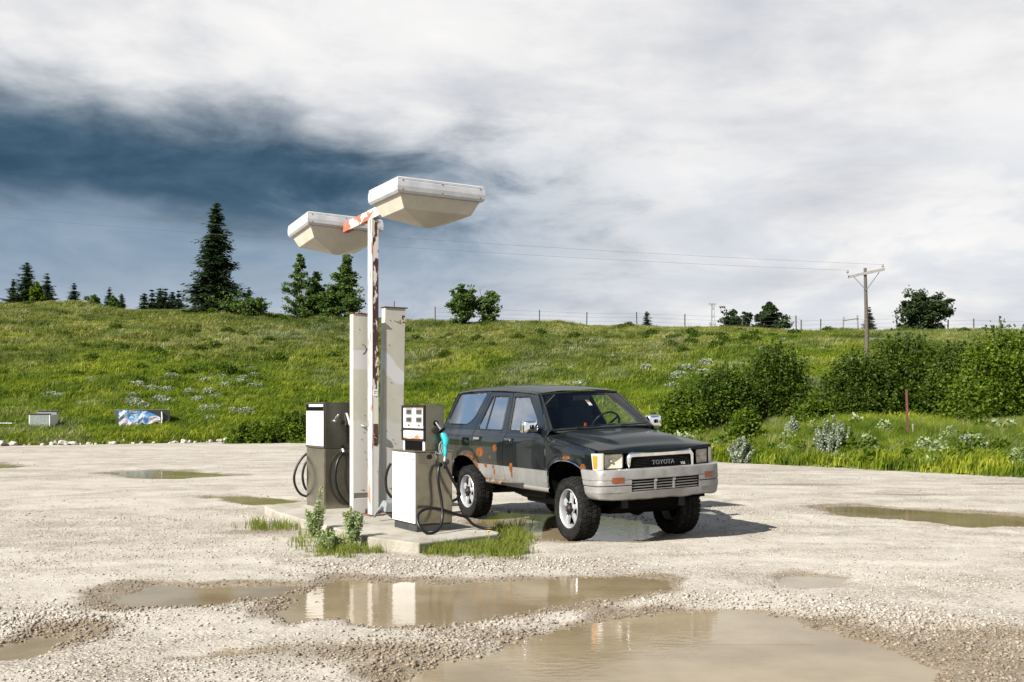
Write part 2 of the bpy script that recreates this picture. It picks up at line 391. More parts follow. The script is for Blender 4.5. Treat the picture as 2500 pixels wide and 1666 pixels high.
def flaking_paint(name, paint=(.72, .70, .64), under=(.075, .022, .016), mid=(.40, .10, .05), amount=.5, zfun=None, scale=(9, 9, 3), extra=None):
    """white paint flaking to red primer and rust; zfun: list of (z, amount) stops along the height"""
    m = bpy.data.materials.new(name); m.use_nodes = True; t = NT(m.node_tree); t.n.clear()
    tc = t.node('ShaderNodeTexCoord').outputs['Object']
    n = t.noise(t.vmath('MULTIPLY', tc, scale), 1., 8, .62, .25)
    sp = t.noise(tc, 38., 3, .6); big = t.noise(tc, 2.0, 4, .6)
    am = amount
    if zfun:
        z = t.sep(tc)[2]; mr = t.math('DIVIDE', z, 4.)
        r = t.ramp(mr, [(q / 4., (a,) * 3) for q, a in zfun]); am = t.sep(r)[0]
    thr = t.math('SUBTRACT', .78, t.math('MULTIPLY', am, .5))
    k = t.smooth(t.math('SUBTRACT', n, thr), -.012, .012)
    spk = t.smooth(sp, .735, .75)
    col = t.mix(t.smooth(big, .3, .7), tuple(c * .84 for c in paint), paint)
    if extra: col = extra(t, tc, col)
    col = t.mix(t.math('MULTIPLY', spk, .85), col, (.09, .05, .03))
    u = t.mix(t.smooth(t.math('SUBTRACT', n, thr), .0, .07), mid, under)
    col = t.mix(k, col, u)
    p = t.node('ShaderNodeBsdfPrincipled', Base_Color=col, Roughness=t.mix(k, (.5,) * 3, (.85,) * 3))
    b = t.node('ShaderNodeBump', Strength=.5, Distance=.003, Height=t.math('MULTIPLY', k, -1.)); t.put(p.inputs['Normal'], b)
    t.node('ShaderNodeOutputMaterial', Surface=p); return m
M['pole'] = flaking_paint('flaking_pole_paint', zfun=[(0, .40), (.5, .26), (1.15, .20), (1.5, .46), (2.1, .68), (2.7, .72), (3.2, .56), (3.9, .44)], scale=(13, 13, 5.), under=(.045, .014, .012), mid=(.14, .035, .025))
M['flange'] = flaking_paint('streaked_flange_paint', paint=(.74, .70, .68), amount=.50, under=(.45, .17, .12), mid=(.58, .38, .33), scale=(9, 16, 2.6))
M['arm'] = flaking_paint('flaking_arm_paint', amount=.55, under=(.36, .10, .055), mid=(.42, .17, .10), scale=(6, 4, 9))
M['column'] = flaking_paint('flaking_column_paint', paint=(.56, .545, .475), zfun=[(0, .36), (.35, .27), (.8, .13), (2.3, .13), (2.6, .26)], under=(.10, .04, .02), mid=(.28, .10, .04), scale=(9, 9, 9))
M['lampmetal'] = mat('lamp_metal', (.55, .56, .57), .38, .25, var=.1, vscale=6)
M['diffuser'] = mat('lamp_diffuser', (.60, .56, .46), .38, var=.12, vscale=3)

def steel_material(name='brushed_steel', col=(.29, .268, .21), rough=.24):
    m = bpy.data.materials.new(name); m.use_nodes = True; t = NT(m.node_tree); t.n.clear()
    tc = t.node('ShaderNodeTexCoord').outputs['Object']
    n = t.noise(t.vmath('MULTIPLY', tc, (4, 4, 90)), 1., 4, .6); g = t.noise(tc, 4., 6, .65, .6)
    c = t.mix(t.smooth(g, .35, .72), col, tuple(k * .68 for k in col))
    p = t.node('ShaderNodeBsdfPrincipled', Base_Color=c, Metallic=.92, Roughness=t.math('ADD', t.math('MULTIPLY', g, .16), rough - .12))
    b = t.node('ShaderNodeBump', Strength=.05, Distance=.01, Height=t.math('ADD', t.math('MULTIPLY', n, .4), t.noise(tc, 3., 2, .5))); t.put(p.inputs['Normal'], b)
    t.node('ShaderNodeOutputMaterial', Surface=p); return m
M['steel'] = steel_material()
M['steeldark'] = steel_material('dark_steel', (.19, .182, .145), .3)
M['whitepanel'] = mat('white_enamel', (.80, .79, .78), .35, var=.05, vscale=3)
M['plinth'] = mat('black_plinth', (.03, .032, .032), .6, var=.4)

# ------------------------------------------------------------------ the lie of the land
FX = [-400, -60, -19.5, -14.9, -9.6, -4, 5.35, 7.2, 8.95, 10.44, 14, 25, 60, 400]
FY = [30, 34, 39.0, 42.0, 45.5, 39.5, 27.2, 25.1, 22.8, 20.9, 17.5, 10, 0, -40]
YC = 85.
def foot(x): return np.interp(x, FX, FY)
def crest(x): return np.interp(x, [-80, -42, -30, -4, 14, 42, 80], [10.9, 9.75, 9.3, 8.25, 7.75, 7.3, 6.9]) + .12 * np.sin(np.asarray(x) * .17 + 1.)
def land(x, y):
    """height of the natural ground behind the lot's edge"""
    x = np.asarray(x, float); y = np.asarray(y, float)
    q = y - foot(x) - .7 * fbm(x * .5, y * 0 + 3., 5); t = q / (YC - foot(x)); tc = np.clip(t, 0, 1)
    z = crest(x) * (.62 * tc + .9 * tc ** 2 - .52 * tc ** 3)
    z = np.where(t > .96, np.minimum(z, crest(x) * 1.0), z) - np.clip(t - 1, 0, 5) * 1.2
    z = z + sstep(0, .25, t) * (fbm(x * .16, y * .16, 21) * 1.1 + fbm(x * .6, y * .6, 23, 3) * .55) + np.clip(q, 0, .6) * .25
    return np.where(q > 0, z, np.maximum(q, -2) * .12)
def on_land(px, py, dmax=100.):
    """where the view line through a photo pixel meets the hill"""
    ys = np.linspace(15, dmax, 4000); xs = (px - 1250) * ys / FPX; zr = CAM_H - (py - V0) * ys / FPX
    k = np.argmax(land(xs, ys) >= zr); return Vector((float(xs[k]), float(ys[k]), float(land(xs[k], ys[k]))))
def at_depth(px, dd, z=None):
    x = (px - 1250) * dd / FPX; return Vector((x, dd, float(land(x, dd)) if z is None else z))
def flat(px, py, z=0.):
    dd = FPX * (CAM_H - z) / (py - V0); return ((px - 1250) * dd / FPX, dd)
def zpix(py, dd): return CAM_H - (py - V0) * dd / FPX

# puddles, outlined on the ground
D = 1.0625
PUD = [
 [(600,1405),(650,1372),(710,1345),(770,1326),(1000,1335),(1300,1320),(1450,1315),(1555,1330),(1520,1350),(1420,1375),(1250,1402),(1050,1432),(940,1440),(800,1436),(650,1428)],
 [(930,1545),(1010,1512),(1100,1490),(1250,1435),(1400,1405),(1560,1398),(1750,1402),(1900,1432),(2030,1470),(2130,1502),(2190,1545),(2150,1640),(1900,1720),(1300,1730),(950,1650),(900,1590)],
 [(245,1366),(370,1346),(560,1347),(690,1343),(640,1366),(480,1386),(330,1386)],
 [(60,1462),(100,1446),(180,1441),(165,1466),(90,1474)],
 [(-60,1500),(20,1484),(90,1478),(110,1490),(60,1508),(-40,1522)],
 [(255,1086),(350,1079),(480,1085),(545,1092),(400,1100),(290,1097)],
 [(480,1141),(560,1138),(680,1150),(640,1158),(560,1157)],
 [(1885,1166),(1960,1162),(2100,1170),(2420,1187),(2440,1206),(2250,1208),(2050,1191),(1930,1181)],
 [(1760,1341),(1800,1322),(1850,1317),(1940,1325),(1975,1342),(1840,1352)],
 [(1075,1206),(1130,1172),(1350,1176),(1480,1192),(1540,1212),(1528,1238),(1440,1243),(1300,1244),(1170,1234)],
 [(-40,1066),(0,1064),(70,1070),(40,1075),(-40,1076)],
 [(640,1495),(560,1503),(440,1512),(380,1520),(420,1505),(520,1493)],
]
PUDW = [[flat(a * D, b * D) for a, b in p] for p in PUD]
def sdist(P, poly):
    """signed distance to a polygon, negative inside"""
    x, y = P[:, 0], P[:, 1]; dm = np.full(len(x), 1e9); ins = np.zeros(len(x), bool); n = len(poly)
    for i in range(n):
        ax, ay = poly[i]; bx, by = poly[(i + 1) % n]; ex, ey = bx - ax, by - ay
        t = np.clip(((x - ax) * ex + (y - ay) * ey) / (ex * ex + ey * ey + 1e-12), 0, 1)
        dm = np.minimum(dm, np.hypot(x - ax - t * ex, y - ay - t * ey))
        c = (ay > y) != (by > y); ins ^= c & (x < (bx - ax) * (y - ay) / ((by - ay) + 1e-12) + ax)
    return np.where(ins, -dm, dm)
WATER_Z = -.014
def tracks(x, y):
    """wheel tracks worn across the lot: 1 in the rut, 0 away from it"""
    P = np.c_[x, y]; v = np.zeros(len(x)); near = (y > 4) & (y < 40) & (np.abs(x) < 24)
    if not near.any(): return v
    for L_ in ([(-200, 1300), (300, 1268), (620, 1262), (900, 1292), (1300, 1283), (1700, 1262), (2500, 1290)], [(-100, 1165), (420, 1122), (800, 1108), (1200, 1092), (1500, 1075)], [(2600, 1262), (2100, 1225), (1850, 1215), (1600, 1160), (1500, 1110)], [(-100, 1560), (300, 1450), (560, 1425), (900, 1460), (1200, 1530)]):
        w_ = [flat(a * D, b * D) for a, b in L_]; w_ = [(q.x, q.y) for q in spline([(a, b, 0) for a, b in w_], 5)]; dm = np.full(near.sum(), 9.); q = P[near]
        for (ax, ay), (bx, by) in zip(w_[:-1], w_[1:]):
            ex, ey = bx - ax, by - ay; t = np.clip(((q[:, 0] - ax) * ex + (q[:, 1] - ay) * ey) / (ex * ex + ey * ey + 1e-9), 0, 1); dm = np.minimum(dm, np.hypot(q[:, 0] - ax - t * ex, q[:, 1] - ay - t * ey))
        v[near] = np.maximum(v[near], np.exp(-((dm - .72 + fbm(q[:, 0] * .8, q[:, 1] * .8, 52, 2) * .25) / .15) ** 2))
    return v
def lot(P):
    """gravel height and dampness"""
    x, y = P[:, 0], P[:, 1]; sd = np.full(len(x), 9.)
    for i, p in enumerate(PUDW):
        p_ = np.array(p); c = p_.mean(0); r = np.abs(p_ - c).max(0) + 1.5
        k = (np.abs(x - c[0]) < r[0]) & (np.abs(y - c[1]) < r[1])
        if k.any(): sd[k] = np.minimum(sd[k], sdist(P[k], p) * (1. if i != 11 else 1.6) - {2: .10, 3: .07, 4: .07, 5: .12, 6: .12, 7: .15, 8: .06, 10: .1}.get(i, 0.))
    near = sstep(30, 12, y)
    nz = (fbm(x * 2.6, y * 2.6, 3, 4) * .024 + fbm(x * 9, y * 9, 9, 3) * .014) * (.35 + .65 * near)
    rag = sd + fbm(x * 2.4, y * 1.8, 31, 4) * .42 + fbm(x * 9., y * 7., 35, 3) * .16
    h = .004 + nz * sstep(-.2, .5, rag) + nz * .45 * (1 - sstep(-.2, .5, rag)) - .036 * sstep(.14, -.28, rag) + .004 * np.exp(-((rag - .3) / .16) ** 2) + fbm(x * .3, y * .3, 41, 2) * .03 * sstep(.3, 1.5, sd)
    wet = sstep(.27, -.12, rag + fbm(x * 1.1, y * 1.1, 61, 3) * .9)
    tr = tracks(x, y); h = h - .007 * tr * sstep(.2, .6, sd)
    # damp hollows without standing water
    for (a, b, rx, ry) in ((1850, 1114, 1.3, .35), (2092, 1138, .8, .22), (590, 1222, .7, .25), (2180, 1500, .9, .8), (2260, 1530, 1.0, .9), (2300, 1462, .8, .3), (2330, 1113, 1.2, .3), (820, 1375, .9, .5), (1330, 1462, 1.1, .25), (900, 1500, 1.0, .35)):
        cx, cy = flat(a * D, b * D); g = np.exp(-(((x - cx) / rx) ** 2 + ((y - cy) / ry) ** 2)); wet = np.maximum(wet, g * .85)
    return h, np.clip(wet, 0, 1)

def axis(parts):
    out = [parts[0][0]]
    for a, b, st in parts:
        n = max(1, int(round((b - a) / st))); out += list(np.linspace(a, b, n + 1)[1:])
    return np.array(out)
gx = axis([(-400, -60, 40), (-60, -20, 2), (-20, -9, .4), (-9, -5, .12), (-5, 6.5, .042), (6.5, 12, .12), (12, 24, .5), (24, 60, 3), (60, 400, 40)])
gy = axis([(-80, 0, 8), (0, 4, .4), (4, 9.5, .034), (9.5, 15, .06), (15, 24, .15), (24, 50, .5), (50, 60, 5), (60, 1200, 190)])
X, Y = np.meshgrid(gx, gy); P = np.c_[X.ravel(), Y.ravel()]
h, wet = lot(P)
h = np.where(P[:, 1] > foot(P[:, 0]) + 1.5, -.35, h); wet = np.where(P[:, 1] > 46, 0, wet)
nc, nr = len(gx), len(gy); I = np.arange(nr * nc).reshape(nr, nc)
F = np.stack([I[:-1, :-1], I[:-1, 1:], I[1:, 1:], I[1:, :-1]], -1).reshape(-1, 4)
ground = np_mesh('ground', np.c_[P, h], F, M['gravel'], attrs={'wet': ('FLOAT', 'POINT', wet), 'track': ('FLOAT', 'POINT', tracks(P[:, 0], P[:, 1]))}, smooth=True)
kind(ground, 'structure', 'pale gravel lot with damp hollows')
for i, p in enumerate(PUDW):
    q = np.array(p); lo_, hi_ = q.min(0) - .45, q.max(0) + .45; z_ = WATER_Z - .0006 * i
    mb = MB(); mb.add([(lo_[0], lo_[1], z_), (hi_[0], lo_[1], z_), (hi_[0], hi_[1], z_), (lo_[0], hi_[1], z_)], [(0, 1, 2, 3)])
    o = mb.build('puddle', M['water']); kind(o, 'structure')

# hillside sheet behind the lot
hx = axis([(-420, -70, 25), (-70, -30, 1.5), (-30, 30, .5), (30, 70, 1.5), (70, 420, 25)])
ht = np.concatenate([np.linspace(-.03, .2, 26), np.linspace(.2, 1.08, 70)[1:], [1.3, 2., 4., 9.]])
HX, HT = np.meshgrid(hx, ht); HY = foot(HX) + HT * (YC - foot(HX))
HZ = land(HX, HY); I = np.arange(HX.size).reshape(HX.shape)
F = np.stack([I[:-1, :-1], I[:-1, 1:], I[1:, 1:], I[1:, :-1]], -1).reshape(-1, 4)
hill = np_mesh('hillside', np.c_[HX.ravel(), HY.ravel(), HZ.ravel()], F, M['turf'], smooth=True)
kind(hill, 'structure', 'grassy hillside rising behind the lot')

# ------------------------------------------------------------------ loose stones on the lot (too many to count)
def stones(name, n, sampler, size, tone_bias=0.):
    P, keep_wet = sampler(n); n = len(P)
    base = np.array([(1, 0, 0), (-1, 0, 0), (0, 1, 0), (0, -1, 0), (0, 0, 1), (0, 0, -1)], float)
    tri = np.array([(0, 2, 4), (2, 1, 4), (1, 3, 4), (3, 0, 4), (2, 0, 5), (1, 2, 5), (3, 1, 5), (0, 3, 5)])
    s = size(n)[:, None]; V = base[None] * (.7 + .6 * rng.random((n, 6, 1))) + rng.normal(0, .16, (n, 6, 3))
    V[:, :, 2] *= .62; a = rng.random(n) * 6.28; c, sn = np.cos(a)[:, None], np.sin(a)[:, None]
    vx = V[:, :, 0] * c - V[:, :, 1] * sn; vy = (V[:, :, 0] * sn + V[:, :, 1] * c) * (.65 + .5 * rng.random((n, 1)))
    V = np.stack([vx, vy, V[:, :, 2]], -1) * s[:, :, None]
    hh, wt = lot(P); V[:, :, :2] += P[:, None, :]; V[:, :, 2] += (hh + s[:, 0] * .22)[:, None]
    F = (tri[None] + np.arange(n)[:, None, None] * 6).reshape(-1, 3)
    tone = np.repeat(np.clip(rng.normal(.52 + tone_bias, .24, n), 0, 1), 6); wv = np.repeat(np.clip(wt * 1.1, 0, 1), 6)
    o = np_mesh(name, V.reshape(-1, 3), F, M['stones'], attrs={'tone': ('FLOAT', 'POINT', tone), 'wet': ('FLOAT', 'POINT', wv)})
    return o
def samp_frustum(y0, y1, power=1.6, cluster=.5):
    def f(n):
        y = y0 + (y1 - y0) * rng.random(n * 3) ** power; x = (rng.random(n * 3) - .5) * 1.16 * y
        dn = .07 + 1.5 * sstep(-.03, .16, fbm(x * .6, y * 1.1, 77, 5)) * cluster + .25 * (1 - cluster)
        Pn = np.c_[x, y]; hh, wt = lot(Pn)
        dn = dn * np.where(hh < WATER_Z - .002, np.where(hh > WATER_Z - .012, .10, .02), 1.) * (1 - .75 * tracks(x, y)) + sstep(.15, .6, wt) * np.where(hh < WATER_Z, 0, .9)
        k = rng.random(len(x)) < dn * .75; return Pn[k][:n], None
    return f
o = stones('gravel_stones', 52000, samp_frustum(4.6, 15., 1.5), lambda n: .0032 + .0115 * rng.random(n) ** 4); kind(o, 'stuff', 'small loose gravel stones strewn over the lot')
o = stones('gravel_stones', 5000, samp_frustum(13., 34., 1.4, .6), lambda n: .006 + .018 * rng.random(n) ** 5); kind(o, 'stuff', 'loose stones on the far part of the gravel lot')

# gravel heaped in ridges beside the front puddles: coarser stones
def samp_ridge(n):
    lines = [[(1440,1385),(1600,1388),(1800,1395),(1950,1420),(2060,1450),(2160,1490),(2240,1540)], [(1880,1395),(2050,1420),(2200,1440),(2353,1460)],
             [(880,1530),(1000,1485),(1120,1455),(1250,1420)], [(620,1390),(720,1372),(800,1365)], [(730,1300),(900,1312),(1150,1300),(1400,1300)], [(0,1440),(80,1435),(190,1438)]]
    out = []
    for L in lines:
        w_ = np.array([flat(a * D, b * D) for a, b in L]); m = n // len(lines); t = rng.random(m) * (len(L) - 1); i = t.astype(int); fr = (t - i)[:, None]
        out.append(w_[i] * (1 - fr) + w_[i + 1] * fr + rng.normal(0, .3, (m, 2)))
    P = np.concatenate(out); hh, wt = lot(P); return P[(hh > WATER_Z) | (rng.random(len(P)) < .12)], None
o = stones('coarse_gravel', 12000, samp_ridge, lambda n: .006 + .016 * rng.random(n) ** 2.8, .02); kind(o, 'stuff', 'coarser gravel heaped along the puddle rims')

# bits of straw and dark grit afloat on the big puddles
def samp_float(n):
    out = []
    for (a, b, ra, rb, m) in ((1700, 1480, 120, 5, 60), (1350, 1475, 90, 8, 90), (1230, 1500, 80, 10, 60), (1560, 1540, 200, 14, 60), (1050, 1385, 120, 8, 40), (1900, 1500, 100, 10, 40), (1820, 1560, 160, 8, 40)):
        out += [flat((a + rng.normal() * ra) * D, (b + rng.normal() * rb) * D) for _ in range(m)]
    P = np.array(out); hh, _ = lot(P); return P[hh < WATER_Z], None
_lot = lot
def lot(P): h_, w_ = _lot(P); return np.maximum(h_, WATER_Z), np.ones(len(P))
o = stones('floating_grit', 400, samp_float, lambda n: .004 + .010 * rng.random(n) ** 2, -.4); kind(o, 'stuff', 'dark grit standing in the puddles')
lot = _lot
# ------------------------------------------------------------------ pale rocks along the foot of the bank
def rock_mesh(seed):
    r = random.Random(seed); bm = bmesh.new(); bmesh.ops.create_icosphere(bm, subdivisions=2, radius=1)
    ph = [r.random() * 6 for _ in range(6)]
    for v in bm.verts:
        k = 1 + r.uniform(-.12, .12) + .18 * math.sin(3 * v.co.x + ph[0]) + .16 * math.sin(4 * v.co.y + ph[1]) + .14 * math.sin(3.5 * v.co.z + ph[2]) + r.uniform(-.09, .09)
        v.co = Vector((v.co.x * k, v.co.y * k * (.7 + .2 * math.sin(ph[3])), v.co.z * k * .62))
    me = bpy.data.meshes.new('rock'); bm.to_mesh(me); bm.free(); me.materials.append(M['rock']); return me
RM = [rock_mesh(i) for i in range(6)]
rr = random.Random(3)
for i in range(120):
    px = rr.uniform(-10, 760) if i < 105 else rr.uniform(640, 760)
    x = (px - 1250) * 40 / FPX
    for _ in range(3): x = (px - 1250) * foot(x) / FPX
    yy = float(foot(x)) + rr.gauss(-.35, .32); s = rr.choice([.05, .07, .08, .09, .10, .12, .15, .19]) * rr.uniform(.8, 1.3)
    o = bpy.data.objects.new('rock', RM[i % 6]); COL.objects.link(o); o.location = (x, yy, max(0, float(land(x, yy))) + s * .3)
    o.scale = (s, s, s); o.rotation_euler = (rr.uniform(-.3, .3), rr.uniform(-.3, .3), rr.uniform(0, 6))
    tag(o, 'one of the pale rocks edging the foot of the grassy bank at left', 'rock', 'pale rocks along the edge of the gravel')

# ------------------------------------------------------------------ the pump island
PHI = R(30.5); UU = Vector((math.cos(PHI), math.sin(PHI), 0)); WW = Vector((-math.sin(PHI), math.cos(PHI), 0))
N0 = Vector((-1.01, 10.81, 0)); IZ = .10
def isl(s, t, z=IZ): return N0 + UU * s + WW * t + Vector((0, 0, z))
isle = [(-.59, .0), (-.56, -.12), (-.345, -.79), (.70, -.52), (.78, -.40), (.80, 3.75), (.6, 3.95), (-.25, 3.95), (-.5, 3.7), (-.59, 2.9)]
mb = MB(); mb.prism(isle, -.25, IZ)
o = mb.build('pump_island', M['concrete'], loc=N0, bevel=.015); o.rotation_euler.z = PHI
tag(o, 'low concrete island with clipped corners under the fuel pumps', 'island')

def pump_frame(name, label, s, t): return thing(name, label, 'fuel pump', isl(s, t), PHI, 'old fuel pumps on the concrete island')

# --- front pump: low white cabinet with a narrower meter head
B = pump_frame('fuel_pump', 'nearer fuel pump with white cabinet, meter head and teal nozzle', 0, 0)
z = lambda v: v - IZ
L, Wd = .43, .60
MB().box((.012, .012, 0), (L - .012, Wd - .012, z(.18))).build('plinth', M['plinth'], B, bevel=.004)
MB().box((.006, .004, z(.182)), (L, Wd, z(.945))).build('cabinet', M['steel'], B, bevel=.006)
MB().box((-.012, .012, z(.19)), (.004, Wd - .012, z(.935))).build('front_panel', M['whitepanel'], B, bevel=.004)
MB().box((-.02, -.008, z(.946)), (L + .008, Wd + .008, z(.960))).build('cabinet_top', M['steel'], B, bevel=.003)
mb = MB(); mb.box((-.0145, .03, z(.86)), (-.0125, .075, z(.872))); mb.build('red_mark', mat('red_paint', (.45, .06, .03), .6), B)
hd = MB().box((.112, .0, z(.962)), (.327, .58, z(1.442))).build('meter_head', M['steeldark'], B, bevel=.006)
# meter face: black frame, white dial plate, display windows
fx = .104
mb = MB()
for a, b in (((.0, 1.42), (.58, 1.442)), ((.0, 1.06), (.58, 1.08)), ((.0, 1.175), (.58, 1.195)), ((.0, 1.0795), (.026, 1.421)), ((.55, 1.0795), (.58, 1.421))):
    mb.box((fx - .012, a[0], z(a[1])), (.113, b[0], z(b[1])))
mb.build('face_frame', M['black'], B, bevel=.002)
MB().box((fx, .0255, z(1.196)), (.1125, .5505, z(1.4195))).build('dial_plate', M['whitepanel'], B)
rustw = flaking_paint('stained_plate', paint=(.78, .77, .75), amount=.2, under=(.5, .16, .05), mid=(.6, .25, .1), zfun=[(0, .2), (z(1.08), .75), (z(1.115), .45), (z(1.14), .1), (4, .1)], scale=(5, 5, 12))
MB().box((fx, .0255, z(1.0805)), (.1125, .5505, z(1.1745))).build('lower_plate', rustw, B)
for y0 in (.085, .34):
    for z0 in (1.35, 1.265):
        f = MB().box((fx - .006, y0 - .012, z(z0 - .01)), (fx - .001, y0 + .132, z(z0 + .052))).build('display', M['galv'], B)
        MB().box((fx - .0075, y0, z(z0)), (fx - .0055, y0 + .12, z(z0 + .04))).build('display_window', M['glassdisp'], f)
    mb = MB(); mb.lathe([(0, 0), (.014, 0), (.014, .008), (0, .008)], 10, 'x', (fx - .008, y0 + .06, z(1.225))); mb.build('button', M['plastic'], B)
    mb = MB(); mb.box((fx - .003, y0 - .035, z(1.215)), (fx - .001, y0 - .029, z(1.405))); mb.box((fx - .003, y0 - .035, z(1.405)), (fx - .001, y0 + .15, z(1.411))); mb.build('red_trim', mat('pink_trim', (.5, .12, .14), .5), B)
for y0 in (.02, .52): MB().box((.105, y0, z(.9605)), (.115, y0 + .04, z(1.058))).build('head_bracket', M['whitepanel'], B)
MB().box((.1085, .061, z(.965)), (.1115, .519, z(1.055))).build('head_gap_shade', M['dark'], B)  # dark sheet standing for the shaded gap under the head
# vent louvres, gauge and knobs on the steel side
def SB(px, py, tt=0.): return ((px - 295) / 400 * .43, tt, z(.958 - (py - 588) / 810 * .779))
for k in range(6):
    p = SB(328, 615 + k * 22); mb = MB(); mb.box((p[0], -.012, p[2] - .004), (p[0] + .09, .003, p[2] + .004)); mb.build('louvre', M['steel'], B, bevel=.002)
mb = MB(); p = SB(625, 715); mb.lathe([(0, -.022), (.022, -.022), (.030, -.016), (.030, .004)], 20, 'y', p); g = mb.build('gauge', M['black'], B, smooth=35)
mb = MB(); mb.lathe([(0, -.0245), (.021, -.0245), (.021, -.021)], 20, 'y', p); mb.build('gauge_glass', M['glassdisp'], g)
for px, py, r in ((620, 775, .016), (440, 655, .026)):
    mb = MB(); mb.lathe([(0, -.014), (r, -.014), (r, .004)], 14, 'y', SB(px, py)); mb.build('plug', M['black'], B, smooth=35)
# nozzle in its boot
hs = B
mb = MB(); mb.lathe([(.03, .004), (.03, -.004), (.0, -.005)], 16, 'y', SB(510, 285)); mb.build('nozzle_boot', M['dark'], B)
nz = [SB(508, 275, -.006), SB(520, 310, -.03), SB(538, 350, -.055)]
no = MB().tube(spline(nz, 4), .0125, 10).build('nozzle', M['chrome'], B, smooth=45)
mb = MB(); c = Vector(SB(540, 365, -.062)); ax = (Vector(nz[2]) - Vector(nz[0])).normalized()
Mr = Matrix.Translation(c) @ ax.to_track_quat('Z', 'Y').to_matrix().to_4x4()
t_ = MB().lathe([(.014, -.010), (.050, -.002), (.052, .004), (.016, .012)], 24, 'z'); t_.v = [tuple(Mr @ Vector(q)) for q in t_.v]; t_.build('splash_guard', M['plastic'], no, smooth=50)
t_ = MB().tube([SB(545, 385, -.068), SB(560, 420, -.078), SB(580, 470, -.088), SB(578, 520, -.09), SB(574, 540, -.09)], [.020, .036, .038, .034, .024], 12); t_.build('grip_cover', M['teal'], no, smooth=50)
t_ = MB().tube([SB(574, 535, -.09), SB(573, 590, -.09), SB(572, 640, -.09), SB(571, 652, -.09)], [.023, .023, .021, .014], 12); t_.build('handle', M['teal'], no, smooth=50)
t_ = MB().tube([SB(571, 650, -.09), SB(567, 680, -.09), SB(566, 705, -.09)], [.013, .017, .017], 10); t_.build('swivel', M['galv'], no, smooth=45)
t_ = MB().tube(spline([SB(540, 480, -.085), SB(510, 520, -.085), SB(508, 590, -.085), SB(525, 625, -.085), SB(545, 590, -.085), SB(548, 520, -.085)], 5), .0055, 6); t_.build('trigger_guard', M['galv'], no, smooth=45)
t_ = MB().tube(spline([SB(535, 510, -.085), SB(528, 560, -.085), SB(512, 620, -.085), SB(478, 600, -.06), SB(490, 650, -.05)], 5), .005, 6); t_.build('trigger', M['chrome'], no, smooth=45)
# hoses
def hose(pts, par, r=.0155): return MB().tube(spline(pts, 7), r, 10).build('hose', M['hose'], par, smooth=50)
hose([SB(566, 700, -.09), SB(575, 760, -.10), SB(630, 900, -.13), SB(700, 1040, -.14), SB(722, 1100, -.10), SB(708, 1150, .0), SB(690, 1170, .12)], B)
hose([SB(540, 735, -.03), SB(510, 770, -.07), SB(492, 880, -.09), SB(505, 1020, -.10), SB(520, 1160, -.12), SB(512, 1300, -.15), SB(470, 1400, -.20), SB(400, 1452, -.24), SB(310, 1462, -.25), SB(250, 1410, -.22), SB(236, 1340, -.17), SB(270, 1262, -.12), SB(360, 1216, -.10), SB(470, 1218, -.11), SB(580, 1252, -.12), SB(700, 1300, -.12), SB(800, 1335, -.10), (.62, -.12, .06), (.72, -.16, .02), (.79, -.22, .017)], B)
mb = MB(); mb.lathe([(0, -.05), (.02, -.05), (.026, -.03), (.026, .004)], 14, 'y', SB(545, 742)); mb.build('hose_outlet', M['black'], B, smooth=40)
hose([(-.02, .615, z(.80)), (-.05, .64, z(.72)), (-.06, .66, z(.62)), (-.05, .65, z(.5)), (.0, .63, z(.42))], B)

# --- rear pump: tall cabinet, white panel above, bare steel below
A = pump_frame('fuel_pump', 'farther fuel pump behind the left column, tall steel cabinet with bare lower front', .051, 2.885)
L2, W2 = .43, .70
MB().box((.0, .0, 0), (L2, W2, z(.882))).build('lower_cabinet', M['steel'], A, bevel=.006)
MB().box((.004, .0, z(.884)), (L2, W2, z(1.489))).build('upper_cabinet', M['steeldark'], A, bevel=.006)
MB().box((-.012, .022, z(.915)), (.003, W2 - .014, z(1.375))).build('front_panel', M['whitepanel'], A, bevel=.004)
MB().box((-.001, .03, z(1.382)), (.0035, W2 - .02, z(1.462))).build('meter_slot_shade', M['dark'], A)  # dark sheet painting the shade of a slot on the closed cabinet
MB().box((-.014, .05, z(1.43)), (.0, W2 - .12, z(1.462))).build('meter_strip', M['whitepanel'], A, bevel=.003)
mb = MB(); mb.box((-.014, .0, z(.886)), (.002, .021, z(1.487))); mb.box((-.014, W2 - .013, z(.886)), (.002, W2, z(1.487))); mb.box((-.014, .0215, z(1.464)), (.002, W2 - .0135, z(1.487))); mb.box((-.014, .0215, z(.886)), (.002, W2 - .0135, z(.913)))
mb.build('front_trim', M['steeldark'], A, bevel=.002)
MB().box((-.006, .01, z(.14)), (-.001, W2 - .01, z(.86))).build('service_door', M['steel'], A, bevel=.003)
def SA(px, py, tt=0.): return ((px - 400) / 406 * .43, tt, z(1.489 - (py - 68) * .000984))
mb = MB(); mb.tube(spline([SA(525, 318, -.03), SA(550, 270, -.02), SA(585, 222, -.006)], 4), .005, 6); lv = mb.build('lever', M['chrome'], A, smooth=40)
mb = MB(); mb.lathe([(0, -.022), (.014, -.018), (.022, 0), (.014, .018), (0, .022)], 12, 'y', SA(520, 320, -.03)); mb.build('lever_knob', M['chrome'], lv, smooth=40)
mb = MB(); mb.lathe([(0, -.018), (.026, -.016), (.03, .003)], 16, 'y', SA(632, 335)); mb.build('lock', M['plastic'], A, smooth=40)
mb = MB(); mb.lathe([(0, -.018), (.024, -.016), (.026, .003)], 16, 'y', SA(627, 655)); mb.build('lock', M['plastic'], A, smooth=40)
n2_ = MB().tube(spline([SA(675, 212, -.02), SA(690, 280, -.04), SA(705, 372, -.06)], 4), .013, 10).build('nozzle', M['whitepanel'], A, smooth=45)
